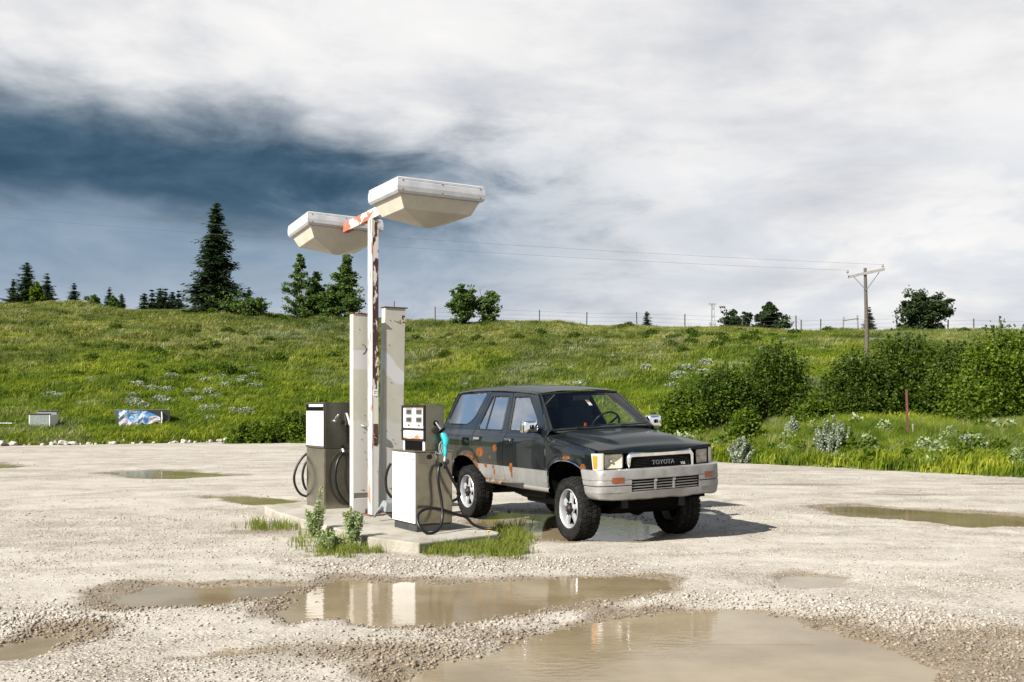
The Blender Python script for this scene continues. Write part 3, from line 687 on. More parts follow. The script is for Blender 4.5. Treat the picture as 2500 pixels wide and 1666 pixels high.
MB().tube([SA(708, 370, -.06), SA(718, 430, -.065), SA(722, 540, -.07), SA(718, 640, -.07)], [.02, .03, .028, .018], 12).build('handle', M['plastic'], n2_, smooth=50)
mb = MB(); mb.tube([SA(628, 690, -.01), SA(630, 740, -.05)], .018, 10); mb.build('hose_outlet', M['galv'], A, smooth=45)
hose([SA(632, 738, -.045), SA(600, 755, -.07), SA(540, 830, -.09), SA(505, 950, -.10), SA(500, 1100, -.10), SA(530, 1240, -.11), SA(600, 1360, -.12), SA(700, 1440, -.12), SA(780, 1380, -.10), SA(800, 1200, -.08), SA(760, 1000, -.07)], A, .0165)
hose([SA(640, 738, -.045), SA(690, 775, -.07), SA(712, 860, -.09), SA(706, 1040, -.10), SA(725, 1200, -.11), SA(760, 1300, -.10)], A, .0165)
hose([(.10, W2 + .03, z(.80)), (.0, W2 + .05, z(.78)), (-.10, W2 + .06, z(.66)), (-.155, W2 + .06, z(.50)), (-.14, W2 + .06, z(.36)), (-.06, W2 + .05, z(.24)), (.08, W2 + .03, z(.20))], A, .0165)
hose([(.10, W2 + .03, z(.76)), (.02, W2 + .04, z(.70)), (-.03, W2 + .05, z(.58)), (-.04, W2 + .05, z(.45)), (.0, W2 + .05, z(.32)), (.08, W2 + .03, z(.26))], A, .0165)

# --- two box columns flanking the lamp post
def col_extra(rect, blob):
    def f(t, tc, col):
        x, y, zz = t.sep(tc)
        n = t.noise(tc, 5., 4, .6)
        if rect:
            k = t.math('MULTIPLY', t.smooth(zz, rect[0], rect[0] + .004), t.smooth(zz, rect[1], rect[1] - .004))
            col = t.mix(t.math('MULTIPLY', k, .9), col, (.60, .60, .60))
        else:
            u = t.math('ADD', x, t.math('MULTIPLY', t.math('SUBTRACT', n, .5), .16))
            ln = t.math('SUBTRACT', t.math('ADD', zz, t.math('MULTIPLY', u, 1.15)), 1.98)
            k = t.math('MULTIPLY', t.smooth(t.math('ABSOLUTE', ln), .13, .115), t.smooth(zz, 1.60, 1.63))
            col = t.mix(t.math('MULTIPLY', k, .9), col, (.62, .62, .63))
        low = t.smooth(t.math('ADD', zz, t.math('MULTIPLY', n, .3)), 1.32, 1.28)
        return t.mix(t.math('MULTIPLY', low, .8), col, (.56, .55, .52))
    return f
def column(label, s, t, h, lean, rect):
    c = thing('steel_column', label, 'column', isl(s, t), PHI, 'white steel columns on the pump island')
    m = flaking_paint('column_paint', paint=(.53, .515, .43), zfun=[(0, .36), (.25, .30), (.8, .13), (2.2, .13), (2.45, .24)], under=(.10, .04, .02), mid=(.28, .10, .04), scale=(9, 9, 9), extra=col_extra(rect, None))
    dx = lambda zz: lean * zz / h
    if rect:                                     # the left one is hollow, with a slot low down
        mb = MB()
        for a, b in ((.0, .20), (.262, h)):
            mb.add([(x + dx(zz), y, zz) for zz in (a, b) for x, y in ((0, 0), (.28, 0), (.28, .11), (0, .11))], [(0, 1, 5, 4), (1, 2, 6, 5), (2, 3, 7, 6), (3, 0, 4, 7), (0, 3, 2, 1), (4, 5, 6, 7)])
        mb.box((.0, .04, .199), (.28, .109, .263)); mb.box((.0, .001, .199), (.015, .05, .263))
        mb.build('shell', m, c, bevel=.003)
        mb = MB(); mb.tube(spline([(.11, -.004, 1.10), (.14, -.03, 1.085), (.19, -.035, 1.09), (.23, -.02, 1.11)], 4), .011, 8); mb.build('hook', M['galv'], c, smooth=45)
        mb = MB(); mb.tube(spline([(.13, -.002, 1.98), (.17, -.002, 2.03), (.15, -.002, 2.09), (.12, -.002, 2.10)], 4), .0022, 5); mb.tube([(.18, -.002, 2.03), (.20, -.002, 2.07)], .0022, 5); mb.build('scribble', M['dark'], c)
    else:
        mb = MB(); mb.add([(x + dx(zz), y, zz) for zz in (0, h) for x, y in ((0, 0), (.28, 0), (.28, .11), (0, .11))], [(0, 1, 5, 4), (1, 2, 6, 5), (2, 3, 7, 6), (3, 0, 4, 7), (0, 3, 2, 1), (4, 5, 6, 7)])
        mb.build('shell', m, c, bevel=.003)
        mb = MB(); mb.box((.13 + lean, .02, h + .02), (.14 + lean, .03, h + .085)); mb.build('stub', M['screw'], c)
        for a, b, q, r_ in ((.235, 2.44, .012, .05), (.245, 2.475, .025, .012), (.238, 2.40, .03, .01), (.16, 2.40, .03, .007)):
            mb = MB(); mb.box((a + lean * .95, -.0035, b), (a + q + lean * .95, -.0008, b + r_)); mb.build('paint_chip', M['dark'], c)
    mb = MB(); mb.box((-.012 + lean, -.012, h), (.31 + lean, .125, h + .012)); mb.build('cap', flaking_paint('cap_rust', amount=.85), c, bevel=.002)
    rs = random.Random(int(s * 100))
    for k in range(9):
        x = rs.uniform(.03, .25); zz = rs.uniform(.35, h - .1)
        mb = MB(); mb.lathe([(0, -.004), (.0055, -.004), (.0055, .002)], 6, 'y', (x + dx(zz), 0, zz)); mb.build('bolt_hole', M['screw'], c)
    mb = MB(); mb.box((-.10, -.02, 0), (.34, .13, .012)); pl = mb.build('base_plate', M['screw'], c, bevel=.003)
    for x in (-.07, .31):
        mb = MB(); mb.lathe([(0, .05), (.011, .05), (.011, .008)], 8, 'z', (x, -.005, 0)); mb.lathe([(0, .028), (.02, .028), (.02, .010)], 6, 'z', (x, -.005, 0)); mb.build('bolt', M['screw'], pl)
    return c
column('left white column with a pale patch and low slot, next to the rear pump', .108, 2.05, 2.48, .0, (1.79, 2.03))
column('right white column with a smeared grey patch, leaning slightly right', .503, 2.10, 2.58, .055, None)

# --- lamp post with two box lamps
T = thing('lamp_post', 'peeling white lamp post with two boxy floodlights on a crossarm', 'lamp post', isl(.253, 1.80), PHI)
mb = MB()                                        # box section with a wide flange on its left
MB().box((.0, .0, .0), (.012, .13, 3.62)).build('flange', M['flange'], T, bevel=.002)
mb.box((.0125, .002, .0), (.088, .128, 3.62))
mb.build('pole', M['pole'], T, bevel=.002)
mb = MB(); mb.box((-.05, -.05, 0), (.14, .18, .014)); mb.build('base_plate', M['screw'], T, bevel=.003)
mb = MB(); mb.add([(x, y, zz + (y * -.03)) for zz in (3.625, 3.745) for x, y in ((.005, -1.08), (.083, -1.08), (.083, .985), (.005, .985))], [(3, 2, 1, 0), (4, 5, 6, 7), (0, 1, 5, 4), (1, 2, 6, 5), (2, 3, 7, 6), (3, 0, 4, 7)]); ar = mb.build('arm', M['arm'], T, bevel=.004)
mb = MB(); mb.box((.020, -.003, .86), (.078, .004, 1.12)); hb = mb.build('wiring_hatch', flaking_paint('hatch_rust', amount=.8, under=(.09, .03, .02)), T)
for k, (a, b) in enumerate(((.90, .02), (.96, .05), (1.0, .025))):
    mb = MB(); mb.tube(spline([(.02 + b * .2, .0, a), (b, -.03, a - .015), (.05 + b * .3, -.012, a - .04)], 4), .008, 6); mb.build('cable', M['screw'], hb)
mb = MB(); mb.box((.020, -.001, 1.46), (.078, .003, 1.54)); pt = mb.build('notice', M['whitepanel'], T)
for k in range(2):
    mb = MB(); mb.box((.026, -.0022, 1.515 - k * .022), (.070 - k * .012, -.0008, 1.521 - k * .022)); mb.build('print_line', M['dark'], pt)
def lamp(cy, ztop, tilt, roll):
    e = bpy.data.objects.new('lamp_head', None); COL.objects.link(e); e.parent = T; e.empty_display_size = .1
    e.location = (.045, cy, ztop); e.rotation_euler = (tilt, roll, 0)
    hx_, hy_ = .52, .39
    def ring(ax_, ay_, zz): return [(-ax_, -ay_, zz), (ax_, -ay_, zz), (ax_, ay_, zz), (-ax_, ay_, zz)]
    def loft(rings, caps=(True, True)):
        mb = MB(); vs = [p for r_ in rings for p in r_]; fs = []
        for i in range(len(rings) - 1): fs += [(i * 4 + k, i * 4 + (k + 1) % 4, i * 4 + 4 + (k + 1) % 4, i * 4 + 4 + k) for k in range(4)]
        if caps[0]: fs.append((3, 2, 1, 0))
        if caps[1]: n = len(rings) * 4; fs.append((n - 4, n - 3, n - 2, n - 1))
        return mb.add(vs, fs)
    # housing: ribs at the top, bulging flank, rolled lower lip
    h_ = loft([ring(hx_ - .02, hy_ - .02, .012), ring(hx_ - .004, hy_ - .004, .0), ring(hx_, hy_, -.006), ring(hx_ - .003, hy_ - .003, -.012), ring(hx_ + .002, hy_ + .002, -.018), ring(hx_ - .002, hy_ - .002, -.026), ring(hx_ + .004, hy_ + .004, -.034), ring(hx_ + .006, hy_ + .008, -.09), ring(hx_ + .002, hy_ + .002, -.135), ring(hx_ - .018, hy_ - .012, -.16), ring(hx_ - .04, hy_ - .035, -.162)])
    ho = h_.build('housing', M['lampmetal'], e, bevel=.003)
    d_ = loft([ring(hx_ - .045, hy_ - .04, -.163), ring(hx_ - .115, hy_ - .10, -.30), ring(hx_ - .121, hy_ - .106, -.305)], (False, False))
    d_.add([(-hx_ + .121, -hy_ + .106, -.305), (hx_ - .121, -hy_ + .106, -.305), (hx_ - .121, hy_ - .106, -.305), (-hx_ + .121, hy_ - .106, -.305), (-.03, 0, -.43), (.03, 0, -.43)], [(0, 1, 5, 4), (1, 2, 5), (2, 3, 4, 5), (3, 0, 4)])
    d_.build('diffuser', M['diffuser'], e, bevel=.004)
    for x in (-.46, .46, .0):
        for zz in (-.03, -.125):
            mb = MB(); mb.lathe([(0, -.006), (.007, -.005), (.007, .004)], 8, 'y', (x, -hy_ - .004, zz)); mb.build('screw', M['screw'], ho)
    return e
lamp(-1.43, 3.72, R(-.5), R(0))
lamp(1.36, 3.78, R(-5), R(1))

# --- broken work light lying at the foot of the post
T = thing('broken_work_light', 'smashed grey work light lying at the foot of the lamp post', 'work light', isl(.17, 1.28), PHI)
mb = MB(); mb.add([(-.02, -.1, .10), (.26, -.08, .08), (.28, .12, .13), (.0, .1, .16), (.02, -.06, .21), (.22, -.05, .20), (.24, .08, .22), (.03, .07, .23)], [(3, 2, 1, 0), (4, 5, 6, 7), (0, 1, 5, 4), (1, 2, 6, 5), (2, 3, 7, 6), (3, 0, 4, 7)])
mb.build('housing', M['galv'], T, bevel=.012)
mb = MB(); mb.add([(.0, -.11, .085), (.25, -.10, .06), (.20, -.12, .015), (.06, -.12, .03)], [(0, 1, 2, 3)]); mb.add([(.0, -.105, .09), (.25, -.095, .065), (.27, .10, .11), (.0, .09, .15)], [(0, 1, 2, 3)]); mb.build('visor', M['steeldark'], T)
mb = MB(); mb.tube([(-.02, -.02, .16), (-.11, -.06, .09), (-.14, -.08, .06)], .02, 8); mb.build('cable_gland', M['galv'], T, smooth=45)
for x in (.22, .25):
    mb = MB(); mb.tube([(x, -.05, .1), (x + .03, -.11, .05), (x - .02, -.16, .0)], .012, 6); mb.build('leg', M['steeldark'], T)
mb = MB(); mb.tube(spline([(.25, .0, .14), (.38, .0, .12), (.52, .06, .15), (.56, .1, .09)], 4), .03, 8); mb.build('bracket', M['steeldark'], T, smooth=45)

# ------------------------------------------------------------------ the parked four-wheel drive
CAR = thing('off_road_car', 'dark boxy four-wheel drive with silver lower body and rust spots, parked by the pumps', 'car')
TH = .468; ROLL, YO = .033, .761
CAR.location = (1.269, 11.262, 0); CAR.rotation_euler = (0, 0, TH - math.pi / 2)   # local x forward, y left
def _roll(mb):
    mb.v = [(x, y, zz + ROLL * (y + YO)) for x, y, zz in mb.v]; return mb
def cb(mb, name, m, par=None, **k): return _roll(mb).build(name, m, par or CAR, **k)
# profile of the flank: half width by height, shoulder falling towards the nose
ZS = np.array([.40, .46, .52, .60, .75, .98, 1.035, 1.075, 1.10, 1.13, 1.62, 1.75]); WS = np.array([.69, .72, .742, .757, .766, .764, .757, .738, .718, .702, .505, .452])
zz_ = np.linspace(.40, 1.75, 541); ww_ = np.interp(zz_, ZS, WS); ke = np.exp(-np.linspace(-2.5, 2.5, 13) ** 2 / 2); ke /= ke.sum()
ww_s = np.convolve(np.pad(ww_, 6, mode='edge'), ke, 'valid')
HLX = [-.6, -.51, .028, .40, .55, .64]; HLZ = [1.10, 1.098, 1.044, 1.0, .978, .962]
def hoodz(x): return np.interp(x, HLX, HLZ)
FA, RA = (-.07, .41, .385, .435), (-2.60, .38, .45, .425)
def Wd_(x, z):
    x = np.asarray(x, float); z = np.asarray(z, float)
    drop = np.where(x > -.5, 1.098 - hoodz(x), 0.); q = z + drop * sstep(.72, .93, z)
    w = np.interp(q, zz_, ww_s)
    w = w - .022 * np.clip((x + .1) / .65, 0, 1) ** 2 - .03 * np.clip((-2.95 - x) / .65, 0, 1) ** 2
    for (cx, cz, rx, rz) in (FA, RA):
        e = np.hypot((x - cx) / rx, (z - cz) / rz); w = w + .020 * np.exp(-((e - 1.0) / .10) ** 2) * sstep(.5, .6, z)
    return w
def inpoly(pts, poly):
    x, y = pts[:, 0], pts[:, 1]; c = np.zeros(len(x), bool); n = len(poly)
    for i in range(n):
        ax, ay = poly[i]; bx, by = poly[(i + 1) % n]
        k = (ay > y) != (by > y); c ^= k & (x < (bx - ax) * (y - ay) / ((by - ay) + 1e-12) + ax)
    return c
def resamp(poly, st):
    out = []
    for i in range(len(poly)):
        a = np.array(poly[i], float); b = np.array(poly[(i + 1) % len(poly)], float); n = max(1, int(np.hypot(*(b - a)) / st))
        out += [tuple(a + (b - a) * k / n) for k in range(n)]
    return out
def rnd(poly, r=.04, n=4):
    """round the corners of a polygon"""
    out = []; m = len(poly)
    for i in range(m):
        p = Vector(poly[i]); a = Vector(poly[i - 1]) - p; b = Vector(poly[(i + 1) % m]) - p; q = min(r, a.length * .45, b.length * .45)
        a = p + a.normalized() * q; b = p + b.normalized() * q
        for k in range(n + 1):
            t = k / n; v = a * (1 - t) ** 2 + p * 2 * t * (1 - t) + b * t * t; out.append((v.x, v.y))
    return out
def tri_patch(outline, holes=(), st=.035):
    loops = [resamp(outline, st)] + [resamp(h_, st) for h_ in holes]
    pts = []; ed = []
    for L_ in loops:
        o = len(pts); pts += L_; ed += [(o + i, o + (i + 1) % len(L_)) for i in range(len(L_))]
    A = np.array(loops[0]); lo_, hi_ = A.min(0), A.max(0)
    g = np.array([(x, y) for x in np.arange(lo_[0] + st, hi_[0], st) for y in np.arange(lo_[1] + st, hi_[1], st)])
    if len(g):
        k = inpoly(g, loops[0]); dd = np.full(len(g), 9.)
        for L_ in loops: dd = np.minimum(dd, np.abs(sdist(g, L_)))
        for h_ in loops[1:]: k &= ~inpoly(g, h_)
        pts += [tuple(p) for p in g[k & (dd > st * .45)]]
    r = delaunay_2d_cdt([Vector(p) for p in pts], ed, [], 0, 1e-5)
    V = np.array([tuple(v) for v in r[0]]); Fc = np.array([tuple(f) for f in r[2]]); c = V[Fc].mean(1)
    k = inpoly(c, loops[0])
    for h_ in loops[1:]: k &= ~inpoly(c, h_)
    return V, Fc[k], loops
def side_panel(name, outline, holes, m, par=None, sides=(-1, 1), off=0., lip=.018, st=.035):
    V, Fc, loops = tri_patch(outline, holes, st); res = []
    for sd_ in sides:
        y = sd_ * (Wd_(V[:, 0], V[:, 1]) + off); mb = MB()
        fs = Fc
        a = V[Fc[0]]; cr = (a[1] - a[0])[0] * (a[2] - a[0])[1] - (a[1] - a[0])[1] * (a[2] - a[0])[0]
        if (cr > 0) != (sd_ < 0): fs = Fc[:, ::-1]
        mb.add(np.c_[V[:, 0], y, V[:, 1]].tolist(), fs.tolist())
        for L_ in loops:
            if not lip: break
            q = np.array(L_); yo_ = sd_ * (Wd_(q[:, 0], q[:, 1]) + off); n = len(q)
            vs = np.r_[np.c_[q[:, 0], yo_, q[:, 1]], np.c_[q[:, 0], yo_ - sd_ * lip, q[:, 1]]].tolist()
            mb.add(vs, [(i, (i + 1) % n, n + (i + 1) % n, n + i) for i in range(n)])
        o = cb(mb, name, m, par, fix=False); o.data.polygons.foreach_set('use_smooth', np.ones(len(o.data.polygons), bool)); res.append(o)
    return res

def paint_material():
    """near-black green-blue lacquer over a silver lower body, with rust blisters and rusty arch edges"""
    m = bpy.data.materials.new('two_tone_car_paint'); m.use_nodes = True; t = NT(m.node_tree); t.n.clear()
    tc = t.node('ShaderNodeTexCoord').outputs['Object']; x, y, zz = t.sep(tc)
    zr = t.math('SUBTRACT', zz, t.math('MULTIPLY', t.math('ADD', y, YO), ROLL))
    n = t.noise(tc, 14., 5, .65); nf = t.noise(tc, 60., 4, .6); nl = t.noise(tc, 3., 4, .6)
    low = t.smooth(zr, .722, .718)
    dirt = t.smooth(t.math('ADD', zr, t.math('MULTIPLY', t.math('SUBTRACT', nl, .5), .25)), .62, .45)
    silver = t.mix(t.smooth(nl, .3, .7), (.24, .24, .23), (.33, .33, .315))
    silver = t.mix(t.math('MULTIPLY', dirt, .6), silver, (.30, .27, .22))
    col = t.mix(low, (.0055, .0085, .0105), silver)
    dust = t.math('MULTIPLY', t.smooth(t.noise(tc, 2.2, 5, .6), .45, .75), .012)
    col = t.mix(dust, col, (.5, .47, .42))
    rust = None
    nx = t.math('MULTIPLY', t.math('SUBTRACT', t.noise(tc, 22., 6, .7), .5), 1.7)
    for (cx, cz, rx, rz) in ((-2.203, .863, .095, .062), (-1.77, .925, .052, .038), (-1.908, .808, .026, .018), (-2.026, .705, .040, .030), (-1.812, .695, .030, .026), (-1.335, .706, .045, .052), (-.014, .882, .065, .020), (.31, .80, .05, .03), (-1.79, .64, .02, .05), (-1.32, .64, .02, .06)):
        e = t.math('SQRT', t.math('ADD', t.math('POWER', t.math('DIVIDE', t.math('SUBTRACT', x, cx), rx), 2.), t.math('POWER', t.math('DIVIDE', t.math('SUBTRACT', zr, cz), rz), 2.)))
        k = t.smooth(t.math('ADD', e, nx), 1.12, .92); rust = k if rust is None else t.math('MAXIMUM', rust, k)
    rc, rz_, rx_ = RA[0], RA[1], RA[2]
    e = t.math('SQRT', t.math('ADD', t.math('POWER', t.math('DIVIDE', t.math('SUBTRACT', x, rc), RA[2]), 2.), t.math('POWER', t.math('DIVIDE', t.math('SUBTRACT', zr, rz_), RA[3]), 2.)))
    k = t.smooth(t.math('ADD', e, t.math('MULTIPLY', t.math('SUBTRACT', n, .5), .45)), 1.17, 1.06); k = t.math('MULTIPLY', k, t.smooth(x, -1.9, -2.1)); arch = t.math('MULTIPLY', k, t.smooth(t.noise(tc, 7., 4, .6), .40, .52)); rust0 = rust; rust = t.math('MAXIMUM', rust, arch)
    sill = t.math('MULTIPLY', t.smooth(t.math('ADD', zr, t.math('MULTIPLY', t.math('SUBTRACT', n, .5), .10)), .575, .545), t.smooth(x, -.9, -2.0)); sill = t.math('MULTIPLY', sill, t.smooth(t.noise(tc, 9., 4, .6), .42, .54)); old = t.math('MAXIMUM', arch, sill); rust = t.math('MAXIMUM', rust, sill)
    rust = t.math('MULTIPLY', rust, t.smooth(y, .2, -.2))
    rcol = t.ramp(t.math('ADD', t.math('MULTIPLY', n, .6), t.math('MULTIPLY', nf, .4)), [(.3, (.04, .016, .008)), (.5, (.17, .058, .015)), (.7, (.30, .125, .04))])
    rcol = t.mix(old, rcol, t.ramp(nf, [(.35, (.02, .014, .01)), (.55, (.13, .06, .025)), (.7, (.30, .22, .14))]))
    col = t.mix(rust, col, rcol)
    clear = t.math('SUBTRACT', 1., t.math('MAXIMUM', rust, t.math('MULTIPLY', low, .55)))
    p = t.node('ShaderNodeBsdfPrincipled', Base_Color=col, Specular_IOR_Level=.03, Roughness=t.math('ADD', .32, t.math('MULTIPLY', rust, .5)), Metallic=t.math('MULTIPLY', t.math('MULTIPLY', low, t.math('SUBTRACT', 1., rust)), .35))
    p.inputs['Coat IOR'].default_value = 1.45; t.put(p.inputs['Coat Weight'], clear); p.inputs['Coat Roughness'].default_value = .035
    b = t.node('ShaderNodeBump', Strength=.35, Distance=.004, Height=t.math('MULTIPLY', rust, nf)); t.put(p.inputs['Normal'], b)
    t.node('ShaderNodeOutputMaterial', Surface=p); return m
M['paint'] = paint_material()
def faded_paint():
    m = bpy.data.materials.new('faded_bonnet_paint'); m.use_nodes = True; t = NT(m.node_tree); t.n.clear()
    tc = t.node('ShaderNodeTexCoord').outputs['Object']; n = t.noise(tc, 2.5, 5, .6); f = t.noise(tc, 40., 3, .6)
    col = t.mix(t.smooth(n, .35, .7), (.005, .008, .008), (.010, .014, .013))
    p = t.node('ShaderNodeBsdfPrincipled', Base_Color=col, Roughness=t.math('ADD', .30, t.math('MULTIPLY', n, .15)))
    p.inputs['Specular IOR Level'].default_value = .045; p.inputs['Coat Weight'].default_value = .38; p.inputs['Coat IOR'].default_value = 1.4; p.inputs['Coat Roughness'].default_value = .05
    t.node('ShaderNodeOutputMaterial', Surface=p); return m
M['faded'] = faded_paint()
def dirty_silver():
    m = bpy.data.materials.new('bumper_silver'); m.use_nodes = True; t = NT(m.node_tree); t.n.clear()
    tc = t.node('ShaderNodeTexCoord').outputs['Object']; n = t.noise(tc, 6., 6, .65); s_ = t.noise(tc, 45., 3, .6); zz = t.sep(tc)[2]
    col = t.mix(t.smooth(n, .35, .7), (.31, .305, .295), (.22, .21, .195))
    col = t.mix(t.math('MULTIPLY', t.smooth(t.math('ADD', zz, t.math('MULTIPLY', n, .2)), .66, .52), .5), col, (.30, .27, .215))
    k = t.smooth(s_, .70, .73); col = t.mix(t.math('MULTIPLY', k, .7), col, (.16, .085, .04))
    p = t.node('ShaderNodeBsdfPrincipled', Base_Color=col, Metallic=.25, Roughness=.38); t.node('ShaderNodeOutputMaterial', Surface=p); return m
M['bsilver'] = dirty_silver()
def glass_material(name, tint, base=.0, gain=1.15):
    m = bpy.data.materials.new(name); m.use_nodes = True; t = NT(m.node_tree); t.n.clear()
    bf = t.node('ShaderNodeNewGeometry').outputs['Backfacing']
    fr = t.node('ShaderNodeFresnel', IOR=t.math('SUBTRACT', 1.5, t.math('MULTIPLY', bf, .8333)))
    g = t.node('ShaderNodeBsdfGlossy', Color=(1, 1, 1), Roughness=.0); tr = t.node('ShaderNodeBsdfTransparent', Color=tint)
    t.node('ShaderNodeOutputMaterial', Surface=t.node('ShaderNodeMixShader', _0=t.math('ADD', t.math('MULTIPLY', fr, gain), base, clamp=True), _1=tr, _2=g)); return m
M['glass'] = glass_material('window_glass', (.80, .86, .82)); M['screen'] = glass_material('windscreen_glass', (.72, .78, .74), 0., .7); M['tint'] = glass_material('tinted_glass', (.05, .055, .055), .42); M['lens'] = glass_material('lamp_lens', (.9, .9, .88), .04)
M['amber'] = mat('amber_lens', (.75, .22, .01), .15, coat=.6, var=.1); M['ambdark'] = mat('dark_amber_lens', (.20, .045, .012), .2, coat=.6, var=.15, vscale=40)
M['clearlens'] = mat('clear_ribbed_lens', (.55, .53, .48), .12, coat=.8, bump=(80, .3), var=.1)
def reflector():
    m = bpy.data.materials.new('reflector'); m.use_nodes = True; t = NT(m.node_tree); t.n.clear()
    tc = t.node('ShaderNodeTexCoord').outputs['Object']
    p = t.node('ShaderNodeBsdfPrincipled', Base_Color=(.80, .72, .58), Metallic=.25, Roughness=.25)
    b = t.node('ShaderNodeBump', Strength=.5, Distance=.01, Height=t.noise(t.vmath('MULTIPLY', tc, (20, 60, 25)), 1., 2, .5)); t.put(p.inputs['Normal'], b)
    t.node('ShaderNodeOutputMaterial', Surface=p); return m
M['reflector'] = reflector()
M['rim'] = mat('alloy_rim', (.50, .51, .53), .3, .45, var=.08, vscale=14)
M['badge'] = mat('grey_badge', (.16, .17, .18), .4, .4)

# --- flank panels
GAP = .0045
mid = lambda z_: np.interp(z_, [.53, .80, 1.113, 1.585], [-1.497, -1.555, -1.548, -1.742])
FD = [(-.462, .53), (-.498, .795), (-.524, 1.04), (-.532, 1.10), (-.60, 1.155), (-1.085, 1.575), (-1.12, 1.588)] + [(mid(1.592) + GAP, 1.592), (mid(1.3) + GAP, 1.3), (mid(1.113) + GAP, 1.113), (mid(.95) + GAP, .95), (mid(.80) + GAP, .80), (mid(.53) + GAP, .53)]
FDW = rnd([(-1.512, 1.142), (-1.672, 1.540), (-1.275, 1.542), (-.83, 1.24), (-.80, 1.140)], .03)
RD = [(mid(.53) - GAP, .53), (mid(.80) - GAP, .80), (mid(.95) - GAP, .95), (mid(1.113) - GAP, 1.113), (mid(1.3) - GAP, 1.3), (mid(1.592) - GAP, 1.592), (-2.375, 1.608), (-2.47, 1.22), (-2.46, 1.10), (-2.44, .93), (-2.37, .835), (-2.285, .752), (-2.155, .640), (-2.03, .53)]
RDW = rnd([(-1.70, 1.140), (-1.835, 1.552), (-2.305, 1.556), (-2.405, 1.21), (-2.385, 1.140)], .03)
QP = [(-2.035, .53), (-2.16, .648), (-2.29, .758), (-2.377, .84), (-2.449, .932), (-2.469, 1.10), (-2.479, 1.22), (-2.384, 1.610), (-2.45, 1.645), (-3.0, 1.638), (-3.455, 1.612), (-3.50, 1.55), (-3.60, 1.20), (-3.62, 1.0), (-3.60, .56), (-3.12, .56), (-3.10, .60), (-3.06, .67), (-2.98, .745), (-2.88, .785), (-2.772, .803), (-2.64, .806), (-2.515, .788), (-2.39, .745), (-2.285, .692), (-2.155, .604), (-2.06, .53)]
QW = rnd([(-2.77, 1.195), (-2.615, 1.275), (-2.485, 1.612), (-3.40, 1.600), (-3.49, 1.265), (-3.485, 1.195)], .06)
FN = [(-.505, 1.092), (-.515, 1.03), (-.49, .795), (-.453, .53), (-.44, .53), (-.434, .564), (-.446, .687), (-.412, .735), (-.372, .774), (-.29, .812), (-.204, .834), (-.1, .846), (0, .847), (.1, .837), (.184, .815), (.25, .79), (.30, .764), (.40, .755), (.47, .752), (.482, .85), (.492, .952), (.49, .975), (.3, 1.005), (.028, 1.036), (-.25, 1.068)]
for nm, ol, wn, gm in (('front_door', FD, FDW, 'tint'), ('rear_door', RD, RDW, 'tint'), ('rear_quarter', QP, QW, 'tint'), ('front_fender', FN, None, None)):
    ps = side_panel(nm, ol, [wn] if wn else [], M['paint'])
    for sd_, p in zip((-1, 1), ps):
        if wn:
            m_ = M['glass'] if nm == 'front_door' and sd_ > 0 else M[gm]
            side_panel('window', wn, [], m_, p, (sd_,), -.009, 0)
            q = resamp(wn, .03); mb = MB(); pts = [(a, sd_ * (float(Wd_(a, b)) - .003), b) for a, b in q]; mb.tube(pts + [pts[0], pts[1]], .0095, 6, False); cb(mb, 'window_seal', M['black'], p, smooth=60)
        if nm == 'rear_door':
            mb = MB(); mb.tube([(-2.178, sd_ * (Wd_(-2.178, 1.14) - .003), 1.14), (-2.242, sd_ * (Wd_(-2.242, 1.555) - .003), 1.555)], .009, 6); cb(mb, 'window_divider', M['black'], p)
        if nm in ('front_door', 'rear_door'):
            x0 = -1.475 if nm == 'front_door' else -2.354
            mb = MB(); mb.box((x0 - .01, sd_ * .745, .992), (x0 + .175, sd_ * .7655, 1.058)); hp = cb(mb, 'handle_recess', M['plastic'], p, bevel=.004)
            mb = MB(); mb.box((x0, sd_ * .765, 1.018), (x0 + .155, sd_ * .786, 1.05)); cb(mb, 'door_handle', M['chrome'], hp, bevel=.006)
        if nm == 'rear_quarter' and sd_ < 0:
            mb = MB(); q = rnd([(-2.755, .93), (-2.53, .93), (-2.53, 1.035), (-2.755, 1.035)], .02)
            mb.add([(a, -(float(Wd_(a, b)) + .002), b) for a, b in q], [tuple(range(len(q)))]); cb(mb, 'fuel_flap', M['dark'], p)
        # wheel arch liner behind the arch edge
for (cx, r_) in ((-.06, .47), (-2.60, .50)):
    for sd_ in (-1, 1):
        mb = MB(); rows = []
        for k in range(17):
            an = math.pi * (k / 16) ; rows.append([(cx + r_ * math.cos(an), sd_ * .44, .40 + .44 * math.sin(an)), (cx + r_ * math.cos(an), sd_ * .735, .40 + .44 * math.sin(an))])
        mb.grid(rows); cb(mb, 'arch_liner', M['dark'])
# chrome strip on the front arches
for sd_ in (-1, 1):
    q = [(-.446, .60), (-.446, .687), (-.412, .735), (-.372, .774), (-.29, .812), (-.204, .834), (-.1, .846), (0, .847), (.1, .837), (.184, .815), (.25, .79), (.30, .764)]
    mb = MB(); mb.tube(spline([(a, sd_ * (float(Wd_(a, b)) + .001), b) for a, b in q], 3), .006, 6); cb(mb, 'arch_trim', M['chrome'], smooth=60)
    # rocker panel under the doors
    P_ = []
    for zz2, y_ in ((.545, .735), (.528, .752), (.505, .752), (.485, .735), (.48, .70)):
        P_.append([(x_, sd_ * y_, zz2 - .012 * (x_ + 2.05) / 1.6) for x_ in np.linspace(-2.05, -.435, 20)])
    mb = MB(); mb.grid(P_); cb(mb, 'rocker_panel', M['paint'], smooth=50)

